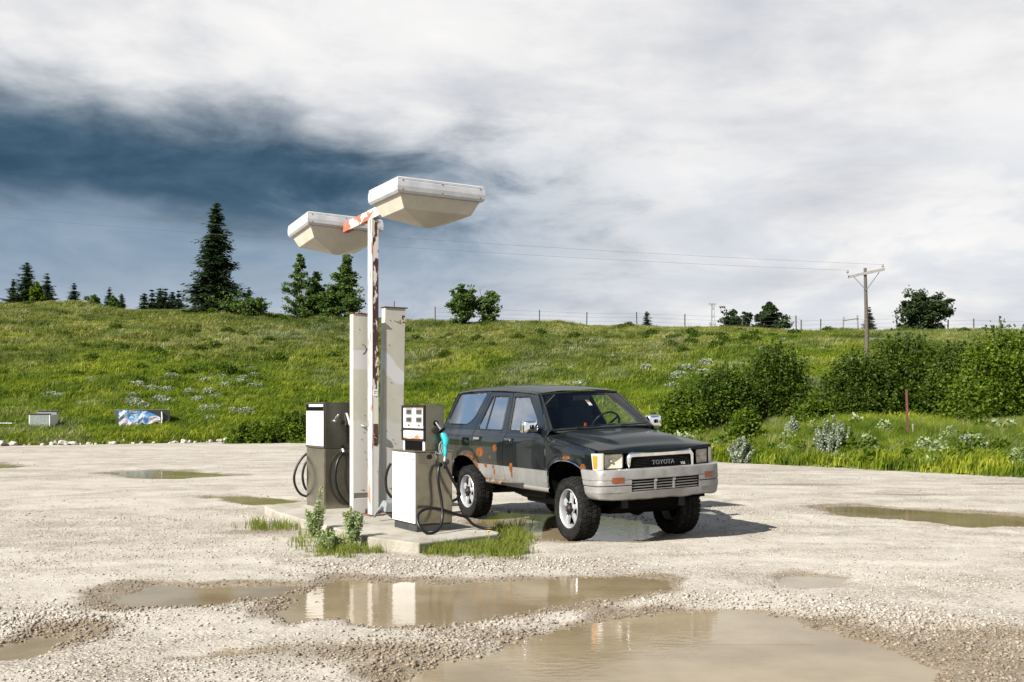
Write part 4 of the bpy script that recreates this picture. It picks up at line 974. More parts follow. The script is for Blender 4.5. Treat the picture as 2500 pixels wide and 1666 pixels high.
# --- inner tub: keeps daylight from showing through the shell
mb = MB(); mb.prism([(-3.55, .50), (-3.05, .50), (-3.05, .86), (-2.12, .86), (-2.05, .48), (-.46, .48), (-.46, .88), (.30, .86), (.34, .55), (.44, .55), (.44, .88), (-.50, 1.02), (-.52, .80), (-2.2, .86), (-3.55, .92)], -.735, .735, lambda a, b, h_: (a, h_, b)); cb(mb, 'floor_pan', M['dark'])
# --- bonnet
def hood_z(x, y):
    a = abs(y) / .715; z_ = float(hoodz(x)) - .004 + .052 * (1 - a ** 2.2) * (1 - .35 * max(0, (x - .1) / .55))
    yb = .40 + .16 * (.63 - x) / 1.1; k = float(sstep(yb + .035, yb - .035, abs(y))) * float(sstep(.52, .25, x)); z_ += .030 * k
    return z_ - .022 * max(0, (x - .56) / .08) ** 2
def xf_(y): return .648 - .125 * (abs(y) / .74) ** 2.6
rows = []
for i in range(41):
    t = i / 40; row = []
    for j in range(49):
        y_ = -.715 + 1.43 * j / 48; x1 = xf_(y_) + .004; x0 = -.475 + .10 * (1 - (y_ / .72) ** 2); x_ = x0 + (x1 - x0) * t; row.append((x_, y_, hood_z(x_, y_)))
    rows.append(row)
rows.append([(p[0] + .002, p[1], p[2] - .035) for p in rows[-1]])
mb = MB(); mb.grid(rows); hood = cb(mb, 'bonnet', M['faded'], smooth=35)
mb = MB(); mb.grid([[(-.60, y_, 1.13) , (-.46 + .10 * (1 - (y_ / .72) ** 2), y_, hood_z(-.47, y_) - .018)] for y_ in np.linspace(-.70, .70, 25)]); cb(mb, 'cowl', M['plastic'], smooth=40)
mb = MB(); mb.lathe([(0, .03), (.012, .02), (.02, 0)], 10, 'z', (-.36, .655, 1.085)); cb(mb, 'aerial_base', M['chrome'], smooth=40)
# --- windscreen, roof, rear
def ws(u, v):                                    # u -1..1 across, v 0 bottom .. 1 top
    yb, yt = .672, .522; y_ = u * (yb + (yt - yb) * v); k = 1 - u * u
    x_ = (-.495 + .10 * k) * (1 - v) + (-1.034 + .055 * k) * v; z_ = (1.160 + .008 * k) * (1 - v) + (1.560 + .022 * k) * v + .02 * v * (1 - v) * 4 * .5
    return (x_, y_, z_)
mb = MB(); mb.grid([[ws(u, v) for u in np.linspace(-1, 1, 25)] for v in np.linspace(0, 1, 13)]); wsn = cb(mb, 'windscreen', M['screen'], smooth=60)
edge = [ws(u, 0) for u in np.linspace(-1, 1, 17)] + [ws(1, v) for v in np.linspace(.1, 1, 9)] + [ws(u, 1) for u in np.linspace(.9, -1, 17)] + [ws(-1, v) for v in np.linspace(.9, 0, 9)]
mb = MB(); mb.tube(edge + [edge[0]], .013, 6, False); cb(mb, 'windscreen_seal', M['black'], wsn, smooth=60)
def ws_decal(u0, v0, du, dv, lift): return [tuple(Vector(ws(u, v)) + Vector((lift, 0, lift))) for u, v in ((u0, v0), (u0 + du, v0), (u0 + du, v0 + dv), (u0, v0 + dv))]
mb = MB(); mb.add(ws_decal(-.06, .60, .075, .16, -.006), [(0, 1, 2, 3)]); st_ = cb(mb, 'sticker', M['whitepanel'], wsn)
mb = MB(); mb.add(ws_decal(-.055, .70, .065, .055, -.004), [(0, 1, 2, 3)]); cb(mb, 'sticker_header', mat('sticker_red', (.35, .10, .06), .5), st_)
for sd_ in (-1, 1):                              # windscreen pillars
    mb = MB(); rows = []
    for v in np.linspace(0, 1, 9):
        a = Vector(ws(sd_, v)); zd = 1.105 + (1.585 - 1.105) * v; xd = np.interp(zd, [1.10, 1.155, 1.575, 1.588], [-.535, -.60, -1.085, -1.12]); b = Vector((xd + .004, sd_ * float(Wd_(xd, zd)), zd))
        rows.append([tuple(a + Vector((-.02, 0, -.03))), tuple(a), tuple(a.lerp(b, .5) + Vector((.012, sd_ * .010, .008))), tuple(b), tuple(b - Vector((0, sd_ * .03, 0)))])
    mb.grid(rows); cb(mb, 'windscreen_pillar', M['paint'], smooth=50)
RX = np.array([-3.475, -3.45, -3.40, -3.25, -3.0, -2.5, -2.0, -1.6, -1.3, -1.12, -1.055]); RZ = np.array([1.600, 1.612, 1.624, 1.637, 1.646, 1.650, 1.640, 1.622, 1.604, 1.588, 1.574])
rows = []
for x_, z_ in zip(RX, RZ):
    w_ = float(Wd_(x_, z_ - .03)); row = []
    for u in np.linspace(-1, 1, 33):
        a = abs(u); k = 1 - a; fx_ = 0
        zz2 = z_ + .034 * (1 - a ** 2.4) - .018 * max(0, (a - .93) / .07) ** 2 + (.006 * float(sstep(.80, .74, a)) if -3.3 < x_ < -1.2 else 0)
        row.append((x_ + (.05 * (1 - u * u) if x_ > -1.1 else (-.03 * (1 - u * u) if x_ < -3.4 else 0)), u * (w_ + .004), zz2))
    rows.append(row)
mb = MB(); mb.grid(rows); rf = cb(mb, 'roof', M['faded'], smooth=50)
for sd_ in (-1, 1):
    mb = MB(); pts = [(x_, sd_ * (float(Wd_(x_, z_ - .03)) + .006), z_ - .016) for x_, z_ in zip(RX[2:], RZ[2:])]; pts.append((-.80, sd_ * float(Wd_(-.80, 1.345) + .004), 1.345)); mb.tube(pts, .0095, 6); cb(mb, 'rain_gutter', M['paint'], rf, smooth=60)
mb = MB(); mb.grid([[(-3.475 - .03 * (1 - u * u), u * .50, 1.60 + .03 * (1 - u * u)) for u in np.linspace(-1, 1, 9)], [(-3.60 - .03 * (1 - u * u), u * .66, 1.17) for u in np.linspace(-1, 1, 9)]]); cb(mb, 'rear_window', M['tint'], smooth=60)
mb = MB(); mb.grid([[(-3.60 - .03 * (1 - u * u), u * .70, 1.165) for u in np.linspace(-1, 1, 9)], [(-3.63 - .03 * (1 - u * u), u * .735, 1.0) for u in np.linspace(-1, 1, 9)], [(-3.61 - .03 * (1 - u * u), u * .735, .56) for u in np.linspace(-1, 1, 9)]]); cb(mb, 'tailgate', M['paint'], smooth=50)
for sd_ in (-1, 1):
    mb = MB(); mb.box((-3.645, sd_ * .60, .80), (-3.60, sd_ * .742, 1.06)); cb(mb, 'tail_lamp', mat('red_lens', (.35, .01, .01), .2, coat=.6), bevel=.006)
mb = MB(); mb.box((-3.72, -.74, .50), (-3.58, .74, .66)); cb(mb, 'rear_bumper', M['bsilver'], bevel=.02)
# --- interior
mb = MB(); mb.box((-3.5, -.62, .86), (-.6, .62, .885)); cb(mb, 'cabin_floor', M['dark'])
P_ = [[(x_, y_, z_) for y_ in np.linspace(-.63, .63, 13)] for x_, z_ in ((-.52, 1.13), (-.62, 1.165), (-.74, 1.17), (-.84, 1.15), (-.90, 1.08), (-.88, .90))]
for row in P_:
    for j, p in enumerate(row):
        if p[2] > 1.1 and p[1] > .18: row[j] = (p[0] - .02, p[1], p[2] + .03)
mb = MB(); mb.grid(P_); dash = cb(mb, 'dashboard', mat('dash_plastic', (.035, .042, .038), .6), smooth=50)
mb = MB(); mb.box((-.66, -.16, 1.172), (-.65, -.135, 1.222)); cb(mb, 'red_tag', mat('red_tag', (.8, .06, .02), .5), dash)
mb = MB(); cen = Vector((-1.0, .34, 1.17)); ax = Vector((-.85, 0, .52)).normalized(); qm = Matrix.Translation(cen) @ ax.to_track_quat('Z', 'Y').to_matrix().to_4x4()
mb.tube([tuple(qm @ Vector((.185 * math.cos(a), .185 * math.sin(a), 0))) for a in np.linspace(0, 2 * math.pi, 33)], .013, 8, False)
for a in (0, 2.1, 4.2): mb.tube([tuple(qm @ Vector((.18 * math.cos(a + .3), .18 * math.sin(a + .3), 0))), tuple(qm @ Vector((0, 0, -.03)))], .014, 6)
cb(mb, 'steering_wheel', M['plastic'], smooth=50)
def seat(x_, y0, y1, hr):
    e = bpy.data.objects.new('seat', None); COL.objects.link(e); e.parent = CAR
    mb = MB(); mb.box((x_ - .05, y0, .90), (x_ + .45, y1, 1.02)); cb(mb, 'cushion', M['seat'], e, bevel=.04)
    mb = MB(); m_ = Matrix.Translation((x_, 0, 1.0)) @ Matrix.Rotation(R(-14), 4, 'Y'); mb.box((-.07, y0, -.02), (.05, y1, .40), m_); cb(mb, 'backrest', M['seat'], e, bevel=.04)
    for c_ in hr:
        mb = MB(); mb.box((-.05, c_ - .11, .425), (.035, c_ + .11, .56), m_); cb(mb, 'headrest', M['seat'], e, bevel=.03)
seat(-1.62, -.56, -.08, (-.32,)); seat(-1.62, .10, .56, (.33,)); seat(-2.55, -.58, .58, (-.32, .32))
mb = MB(); mb.box((-1.0, -.11, 1.475), (-.975, .11, 1.535)); cb(mb, 'rear_view_mirror', M['plastic'], bevel=.008)
# --- wipers
for y0, y1 in ((-.40, .10), (.16, .60)):
    a = Vector(ws(y0 / .66, .02)); b = Vector(ws(y1 / .66, .05)); mb = MB(); mb.tube([tuple(a + Vector((.03, 0, .012))), tuple(b + Vector((.02, 0, .014)))], .007, 6); cb(mb, 'wiper', M['black'])
# --- door mirrors
for sd_ in (-1, 1):
    q = rnd([(-.5, -.5), (.45, -.5), (.5, .1), (.42, .5), (-.42, .5), (-.5, .2)], .18, 4); c = Vector((-.72, sd_ * .835, 1.205)); mb = MB(); rows = []
    for k, (sc_, dx_) in enumerate(((.92, -.055), (1., -.04), (1., .01), (.93, .04), (.72, .055), (.3, .06))):
        rows.append([(c.x + dx_, c.y + a * .20 * sc_ * -sd_, c.z + b * .145 * sc_) for a, b in q + [q[0]]])
    mb.grid(rows); mo = cb(mb, 'door_mirror', M['chrome'], smooth=50)
    mb = MB(); mb.add([(c.x - .054, c.y + a * .18 * -sd_, c.z + b * .13) for a, b in q], [tuple(range(len(q)))]); cb(mb, 'mirror_glass', M['chrome'], mo)
    mb = MB(); mb.tube([(c.x + .0, sd_ * .70, 1.15), (c.x + .01, sd_ * .775, 1.165)], .035, 10); cb(mb, 'mirror_arm', M['plastic'], mo, smooth=50)
# --- front face
FRONT_Z0, FRONT_Z1 = .765, .948
def fy(y, dx_, z_): return (xf_(y) + dx_, y, z_)
mb = MB(); mb.grid([[fy(y_, -.10, z_) for y_ in np.linspace(-.72, .72, 41)] for z_ in (.70, .80, .90, .965)]); cb(mb, 'front_panel', M['dark'], smooth=50)
mb = MB(); mb.grid([[fy(y_, .002, z_) for y_ in np.linspace(-.735, .735, 41)] for z_ in (.740, .762)] + [[fy(y_, -.05, .764) for y_ in np.linspace(-.735, .735, 41)]]); cb(mb, 'apron', M['paint'], smooth=30)
# grille surround
oy, iy = .415, .375
outer = rnd([(-oy, .768), (oy, .768), (oy + .012, .90), (oy - .03, .950), (-oy + .03, .950), (-oy - .012, .90)], .03, 4)
inner = rnd([(-iy - .012, .772), (iy + .012, .772), (iy, .888), (iy - .02, .895), (-iy + .02, .895), (-iy, .888)], .02, 4)
n_ = len(outer); mb = MB(); vs = []
for L_, dx_ in ((outer, -.04), (outer, .006), ([((a * .6 + c_ * .4), (b * .6 + e_ * .4)) for (a, b), (c_, e_) in zip(outer, inner)], .024), (inner, .010), (inner, -.03)): vs += [fy(a, dx_, b) for a, b in L_]
mb.add(vs, [(r_ * n_ + i, r_ * n_ + (i + 1) % n_, (r_ + 1) * n_ + (i + 1) % n_, (r_ + 1) * n_ + i) for r_ in range(4) for i in range(n_)])
gr = cb(mb, 'grille', M['chrome'], smooth=50)
mb = MB(); mb.add([fy(a, -.025, b) for a, b in inner], [tuple(range(n_))]); cb(mb, 'grille_backing', M['dark'], gr)
for k in range(7):
    z_ = .785 + .0165 * k; mb = MB(); mb.grid([[fy(y_, dx_, z_ + dz_) for y_ in np.linspace(-.372, .372, 15)] for dx_, dz_ in ((-.02, 0), (-.008, -.002), (-.008, .002), (-.02, .003))]); cb(mb, 'grille_bar', M['plastic'], gr)
def text(body, size, y0, z0, m, par, dx_=-.004, ext=.003, sx=1.):
    cu = bpy.data.curves.new('t', 'FONT'); cu.body = body; cu.size = size; cu.extrude = ext; cu.space_character = 1.12; cu.offset = .0012
    to = bpy.data.objects.new('t', cu); COL.objects.link(to); dg = bpy.context.evaluated_depsgraph_get(); me0 = bpy.data.meshes.new_from_object(to.evaluated_get(dg)); COL.objects.unlink(to)
    mb = MB(); vs = [(v.co.x * sx, v.co.y, v.co.z) for v in me0.vertices]; w_ = max(v[0] for v in vs)
    mb.add([fy(y0 + v[0] - 0 * w_, dx_ + v[2], z0 + v[1]) for v in vs], [tuple(p.vertices) for p in me0.polygons]); return mb
mb = text('TOYOTA', .062, -.118, .806, None, gr, sx=1.02); lt = cb(mb, 'lettering', M['badge'], gr)
mb = text('V6', .044, .245, .786, None, gr, sx=1.2); cb(mb, 'badge', M['chrome'], gr)
# headlamps and indicators
for sd_ in (-1, 1):
    q = rnd([(.462, .786), (.650, .786), (.652, .930), (.462, .930)], .018, 3)
    e = bpy.data.objects.new('headlamp', None); COL.objects.link(e); e.parent = CAR
    mb = MB(); n_ = len(q); cy_, cz_ = .557, .858; rings = []
    for f_, dx_ in ((1., .0), (.96, -.012), (.72, -.036), (.38, -.052), (.08, -.058)): rings.append([fy(sd_ * (cy_ + (a - cy_) * f_), dx_ - .006, cz_ + (b - cz_) * f_) for a, b in q + [q[0]]])
    mb.grid(rings); cb(mb, 'reflector', M['reflector'], e, smooth=60)
    mb = MB(); mb.lathe([(0, .0), (.012, -.004), (.014, -.03)], 10, 'x', fy(sd_ * cy_, -.025, cz_)); cb(mb, 'bulb', M['clearlens'], e, smooth=50)
    mb = MB(); mb.grid([[fy(sd_ * y_, .004 + .010 * (1 - ((y_ - cy_) / .1) ** 2) * (1 - ((z_ - cz_) / .08) ** 2), z_) for y_ in np.linspace(.464, .65, 13)] for z_ in np.linspace(.788, .928, 9)]); cb(mb, 'lens', M['lens'], e, smooth=60)
    vs = []
    for L_, dx_ in (([(a + (.006 if a > cy_ else -.006), b + (.006 if b > cz_ else -.006)) for a, b in q], .004), (q, .010), (q, -.02)): vs += [fy(sd_ * a, dx_, b) for a, b in L_]
    mb = MB(); mb.add(vs, [(r_ * n_ + i, r_ * n_ + (i + 1) % n_, (r_ + 1) * n_ + (i + 1) % n_, (r_ + 1) * n_ + i) for r_ in range(2) for i in range(n_)]); cb(mb, 'bezel', M['black'], e, smooth=40)
    # wrap-round indicator: clear outer lens with an amber core
    ind = bpy.data.objects.new('indicator', None); COL.objects.link(ind); ind.parent = CAR
    P0, P1, P2 = Vector((xf_(.655) + .004, .662)), Vector((xf_(.655) - .012, .752)), Vector((.478, .752))
    def wrap(t, o_):
        p = P0 * (1 - t) ** 2 + P1 * 2 * t * (1 - t) + P2 * t * t; g = ((P1 - P0) * (1 - t) + (P2 - P1) * t).normalized(); nr = Vector((g.y, -g.x)); p = p + nr * o_; return p.x, sd_ * p.y
    def indi(t0, t1, z0, z1, o_, cut): return [[(*wrap(t0 + (t1 - cut * (1 - (z_ - .768) / .176) - t0) * k / 14, o_), z_) for k in range(15)] for z_ in np.linspace(z0, z1, 7)]
    mb = MB(); mb.grid(indi(0, 1, .768, .944, .004, .22)); mb.grid([[(*wrap(k / 14, o_), z_) for k in range(15)] for o_, z_ in ((.004, .9441), (-.03, .946))]); cb(mb, 'clear_lens', M['clearlens'], ind, smooth=60)
    mb = MB(); mb.grid(indi(.42, .86, .79, .922, .0075, .16)); cb(mb, 'amber_lens', M['amber'], ind, smooth=60)
# --- front bumper, swept round the corners
pl = [(.31, -.782), (.42, -.785), (.56, -.772), (.645, -.715), (.695, -.60), (.72, -.42), (.735, -.2), (.738, 0)]
pl = pl + [(a, -b) for a, b in pl[-2::-1]]
path = [Vector((p.x, p.y)) for p in spline([(a, b, 0) for a, b in pl], 6)]
def sweep(name, prof, sel, m, par=None, slant=0., sm=35, dent=False):
    pts = [i for i in range(len(path)) if sel(path[i])]; runs = []; cur = [pts[0]]
    for i in pts[1:]:
        if i == cur[-1] + 1: cur.append(i)
        else: runs.append(cur); cur = [i]
    runs.append(cur); out = []
    for rn in runs:
        rows = []
        for o_, z_ in prof:
            row = []
            for i in rn:
                t = (path[min(i + 1, len(path) - 1)] - path[max(i - 1, 0)]).normalized(); nrm = Vector((t.y, -t.x))
                if nrm.dot(path[i] - Vector((-1.5, 0))) < 0: nrm = -nrm
                p = path[i] + nrm * o_
                if slant: p.x += slant * 1.3 * (.77 - z_) * max(0, min(1, (.68 - path[i].x) / .30))
                zz2 = z_ + (fbm(np.array([p.y * 4.]), np.array([2.]), 5, 3)[0] * .05 if dent and z_ < .5 else 0)
                row.append((p.x + (fbm(np.array([p.y * 3.]), np.array([z_ * 9]), 8, 2)[0] * .05 if dent else 0), p.y, zz2))
            rows.append(row)
        mb = MB(); mb.grid(rows); out.append(cb(mb, name, m, par, smooth=sm))
    return out
SL = .40
bp = bpy.data.objects.new('front_bumper', None); COL.objects.link(bp); bp.parent = CAR
sweep('top_bar', [(-.07, .778), (-.014, .776), (-.003, .770), (0, .760), (0, .675), (-.006, .668), (-.05, .665)], lambda p: True, M['bsilver'], bp, .28)
sweep('corner_bar', [(-.05, .6685), (-.002, .668), (0, .660), (0, .622), (-.006, .615), (-.05, .613)], lambda p: abs(p.y) > SL, M['bsilver'], bp, .28)
sweep('corner_valance', [(-.05, .610), (-.008, .609), (-.002, .603), (-.004, .545)], lambda p: abs(p.y) > SL, M['bsilver'], bp, .28)
sweep('lower_valance', [(-.05, .548), (-.004, .546), (-.012, .52), (-.03, .475), (-.05, .462), (-.10, .46)], lambda p: True, M['bsilver'], bp, .28, dent=True)
sweep('slot_backing', [(-.06, .672), (-.06, .54)], lambda p: abs(p.y) < SL + .08, M['dark'], bp)
for k in range(4):
    z_ = .562 + .028 * k; sweep('slot_bar', [(-.045, z_ - .006), (-.016, z_ - .005), (-.014, z_ + .004), (-.045, z_ + .006)], lambda p: abs(p.y) < SL + .03, M['bsilver'], bp)
for y_ in (-.13, .10):
    mb = MB(); mb.box((.700, y_ - .013, .552), (.724, y_ + .013, .672)); cb(mb, 'slot_post', M['bsilver'], bp, bevel=.003)
    mb = MB(); mb.box((.724, y_ - .017, .636), (.732, y_ + .017, .664)); cb(mb, 'plate_clip', M['galv'], bp, bevel=.003)
for sd_ in (-1, 1):
    def bx_(y_): return float(np.interp(y_, [0, .2, .42, .60, .715], [.738, .735, .72, .695, .645]))
    mb = MB(); mb.grid([[(bx_(y_) + .005, sd_ * y_, z_) for y_ in np.linspace(.505, .665, 9)] for z_ in (.640, .700)]); mb.grid([[(bx_(y_) + dx_, sd_ * y_, .700) for y_ in np.linspace(.505, .665, 9)] for dx_ in (.005, -.01)]); cb(mb, 'marker_lamp', M['ambdark'], bp)
    for z_ in (.635, .735):
        mb = MB(); mb.lathe([(0, .006), (.008, .004), (.008, -.004)], 8, 'x', (bx_(.705) + .0, sd_ * .705, z_)); cb(mb, 'bolt', M['screw'], bp)
# --- wheels
def wheel(x_, sd_, steer=0.):
    e = bpy.data.objects.new('wheel', None); COL.objects.link(e); e.parent = CAR; e.location = (x_, sd_ * .641, .338)
    e.rotation_euler = (0, 0, (math.pi if sd_ > 0 else 0) + steer); return e       # outer side faces local -y
def wheel_parts(e):
    r0 = .342; mb = MB()
    prof = [(.205, -.085), (.215, -.106), (.25, -.119), (.285, -.121), (.312, -.114), (.326, -.100), (.331, -.06), (.333, 0), (.331, .06), (.326, .100), (.312, .114), (.285, .121), (.25, .119), (.205, .10)]
    mb.lathe(prof, 56, 'y'); ty = mb.build('tyre', M['tyre'], e, smooth=45)
    mb = MB(); nl = 38
    for k in range(nl):                          # shoulder and centre tread blocks
        for row, (y0, y1, ph, rr0, sk) in enumerate(((-.112, -.062, 0, .336, .25), (-.052, -.008, .5, .342, -.2), (.008, .052, 0, .342, .2), (.062, .112, .5, .336, -.25))):
            an = 2 * math.pi * (k + ph) / nl; da = 2 * math.pi / nl * .36; vs = []
            for ra in (.322, rr0):
                for a_, y_ in ((an - da, y0), (an + da, y0), (an + da + sk * .1, y1), (an - da + sk * .1, y1)):
                    r2 = ra - (.010 if abs(y_) > .1 else 0); vs.append((r2 * math.cos(a_), y_, r2 * math.sin(a_)))
            mb.add(vs, [(4, 5, 6, 7), (0, 1, 5, 4), (1, 2, 6, 5), (2, 3, 7, 6), (3, 0, 4, 7)])
        an = 2 * math.pi * k / nl; da = 2 * math.pi / nl * .30; vs = []
        for yy, ra in ((-.1135, .327), (-.1225, .306)):   # side biters
            for o_ in (0, .006):
                vs += [(ra * math.cos(an - da), yy - o_ + .004, ra * math.sin(an - da)), (ra * math.cos(an + da), yy - o_ + .004, ra * math.sin(an + da))]
        mb.add(vs, [(2, 3, 7, 6), (0, 1, 3, 2), (4, 6, 7, 5), (0, 2, 6, 4), (1, 5, 7, 3)])
    tr = mb.build('tread', M['tyre'], ty); tr['kind'] = 'stuff'
    mb = MB(); mb.lathe([(.208, -.088), (.212, -.104), (.206, -.110), (.198, -.104), (.192, -.085), (.186, -.03), (.186, .09)], 48, 'y'); ri = mb.build('rim', M['rim'], e, smooth=40)
    mb = MB(); mb.lathe([(0, -.015), (.187, -.015)], 32, 'y'); mb.build('spoke_shade', M['dark'], e)  # dark disc that stands for the shade behind the spokes
    for k in range(5):                           # paired-edge spokes with a raised rib
        a0 = 2 * math.pi * k / 5 + .3; vs = []
        for r_, hw, yy in ((.055, .034, -.080), (.12, .030, -.074), (.190, .046, -.066)):
            for w_, dy in ((-hw, .018), (-hw * .82, 0), (0, -.006), (hw * .82, 0), (hw, .018)):
                c_, s_ = math.cos(a0), math.sin(a0); vs.append((r_ * c_ - w_ * s_, yy + dy, r_ * s_ + w_ * c_))
        mb = MB(); mb.add(vs, [(i * 5 + j, i * 5 + j + 1, i * 5 + 6 + j, i * 5 + 5 + j) for i in range(2) for j in range(4)]); mb.build('spoke', M['rim'], ri, smooth=30)
    mb = MB(); mb.lathe([(.080, -.070), (.078, -.084), (.062, -.086), (.055, -.080)], 30, 'y'); mb.build('hub_ring', M['rim'], e, smooth=40)
    mb = MB(); mb.lathe([(.056, -.075), (.052, -.105), (.040, -.112), (.028, -.125), (.012, -.128), (0, -.128)], 24, 'y'); hb_ = mb.build('locking_hub', M['black'], e, smooth=35)
    mb = MB(); mb.lathe([(0, -.132), (.009, -.130), (.009, -.126)], 10, 'y'); mb.build('hub_button', mat('red_dot', (.5, .02, .02), .4), hb_)
    for k in range(6):
        a = 2 * math.pi * k / 6; mb = MB(); mb.lathe([(0, -.104), (.010, -.103), (.011, -.083)], 6, 'y', (.066 * math.cos(a), 0, .066 * math.sin(a))); mb.build('lug_nut', M['black'], e)
def tyre_material():
    m = bpy.data.materials.new('dusty_tyre'); m.use_nodes = True; t = NT(m.node_tree); t.n.clear()
    tc = t.node('ShaderNodeTexCoord').outputs['Object']; n = t.noise(tc, 16., 5, .65)
    p = t.node('ShaderNodeBsdfPrincipled', Base_Color=t.mix(t.smooth(n, .42, .75), (.008, .008, .008), (.030, .027, .023)), Roughness=.8, Specular_IOR_Level=.15)
    b = t.node('ShaderNodeBump', Strength=.4, Distance=.005, Height=t.noise(tc, 40., 3, .6)); t.put(p.inputs['Normal'], b)
    t.node('ShaderNodeOutputMaterial', Surface=p); return m
M['tyre'] = tyre_material()
first = None
for x_, sd_, st2 in ((0, -1, R(-3)), (-2.625, -1, 0), (0, 1, R(-3)), (-2.625, 1, 0)):
    e = wheel(x_, sd_, st2)
    if first is None: first = e; wheel_parts(e)
    else:
        for ch in list(first.children): copy_tree(ch, e)
# --- running gear
for y_ in (-.36, .36):
    mb = MB(); mb.box((-3.4, y_ - .04, .37), (.5, y_ + .04, .49)); mb.build('chassis_rail', M['plastic'], CAR)
for x_ in (0, -2.625):
    mb = MB(); mb.tube([(x_, -.56, .342), (x_, .56, .342)], .038, 10); mb.lathe([(0, -.10), (.09, -.06), (.11, 0), (.09, .06), (0, .10)], 14, 'y', (x_, .12, .335)); mb.build('axle', M['plastic'], CAR, smooth=50)
mb = MB(); mb.box((-1.75, -.34, .27), (-.62, .30, .47)); mb.build('gearbox', M['plastic'], CAR, bevel=.03)  # kept low and bulky so the gap under the car stays dark
mb = MB(); mb.tube(spline([(-.8, -.3, .40), (-1.4, -.32, .37), (-2.0, -.30, .36), (-2.3, -.25, .40)], 4), .035, 8); mb.build('exhaust', M['plastic'], CAR, smooth=50)
mb = MB(); mb.box((-2.35, -.05, .30), (-1.77, .34, .47)); mb.build('fuel_tank', M['plastic'], CAR, bevel=.03)
mb = MB(); mb.prism([(.50, .47), (.46, .38), (.25, .29), (-.55, .27), (-.60, .46)], -.42, .42, lambda a, b, h_: (a, h_, b)); mb.build('under_shade_fill', M['dark'], CAR, bevel=.01)  # dark block added to stand for the shadow beneath the bumper

# ------------------------------------------------------------------ foliage builders
def quads(C, U, V):
    """leaf quads at centres C spanned by half vectors U, V"""
    n = len(C); P = np.stack([C - U - V * .2, C + V * .0 - U * .0 - V, C + U - V * .2, C + V], 1)
    return P.reshape(-1, 3), np.arange(n * 4).reshape(n, 4)
def rdir(r, n):
    v = r.normal(size=(n, 3)); return v / np.linalg.norm(v, axis=1)[:, None]
def leaf_cloud(r, C, size, up=.35, wind=(0, 0, 0)):
    """random leaf quads at points C, facing mostly upward and outward"""
    n = len(C); N = rdir(r, n); N[:, 2] = np.abs(N[:, 2]) + up; N /= np.linalg.norm(N, axis=1)[:, None]
    a = np.cross(N, rdir(r, n)); a /= np.linalg.norm(a, axis=1)[:, None] + 1e-9; b = np.cross(N, a)
    s = size * (.55 + .9 * r.random(n))[:, None]
    return quads(C + np.array(wind), a * s * .62, b * s)
def branch_tubes(segs):
    mb = MB()
    for pts, r0, r1 in segs:
        m = len(pts); mb.tube(pts, [r0 + (r1 - r0) * i / (m - 1) for i in range(m)], 6)
    return mb
def join(parts):
    Vs, Fs, o = [], [], 0
    for V, F in parts: Vs.append(V); Fs.append(F + o); o += len(V)
    return np.concatenate(Vs), np.concatenate(Fs)
def spruce_meshes(seed, H, Rr, dense=1., ragged=.25, nq=5, fat=1.):
    r = np.random.default_rng(seed); C = []; U = []; V = []; seg = [([(0, 0, -.3), (.02 * H * r.normal() * .2, 0, H * .5), (0, 0, H)], .018 * H, .004 * H)]
    nl = int(34 * dense)
    for i in range(nl):
        t = (i + r.random()) / nl; z0 = H * (.03 + .97 * t); rad = Rr * ((1 - t) ** .72) * (.84 + .10 * r.normal()) + .06
        nb_ = max(3, int(9 * (1 - t) ** .5) + 1)
        for k in range(nb_):
            a = 2.4 * i + 2 * math.pi * k / nb_ + r.normal() * .3; L = rad * (1 - ragged + 1.6 * ragged * r.random()) if r.random() > .12 else rad * r.uniform(1.2, 1.5)
            m = max(3, int(L / (.055 * H ** .5)) + 2); s = np.linspace(.12, 1, m)
            dz = -.34 * L * s + .26 * L * s ** 2.6 + (.25 * L * s if t > .85 else 0)
            p = np.c_[math.cos(a) * L * s, math.sin(a) * L * s, z0 + dz]
            if L > .25 * Rr: seg.append(([(0, 0, z0), tuple(p[m // 2]), tuple(p[-1])], .006 * H * (1 - t) + .004, .003))
            for j in range(m):
                for _ in range(nq):
                    off = r.normal(size=3) * (.012 * H + .06 * L); off[2] = -abs(off[2]) * .9
                    dirv = np.array([math.cos(a + r.normal() * .7), math.sin(a + r.normal() * .7), -.35 + .3 * r.random()]); sz = fat * (.022 * H + .05 * L) * (.6 + .7 * r.random()) * (1.15 - .5 * s[j])
                    C.append(p[j] + off); V.append(dirv * sz); sd2 = np.cross(dirv, [0, 0, 1.]) + r.normal(size=3) * .35; U.append(sd2 / np.linalg.norm(sd2) * sz * .36)
    Vt, Ft = quads(np.array(C), np.array(U), np.array(V)); return seg, Vt, Ft
def make_tree(name, seg, V, F, mleaf, mbark, label, cat, loc, rz=0., group=None, sc=1.):
    t = thing(name, label, cat, loc, rz, group)
    tk = branch_tubes(seg).build('trunk', mbark, t, smooth=60, fix=False)
    np_mesh('crown', V, F, mleaf, t); t.scale = (sc,) * 3; return t
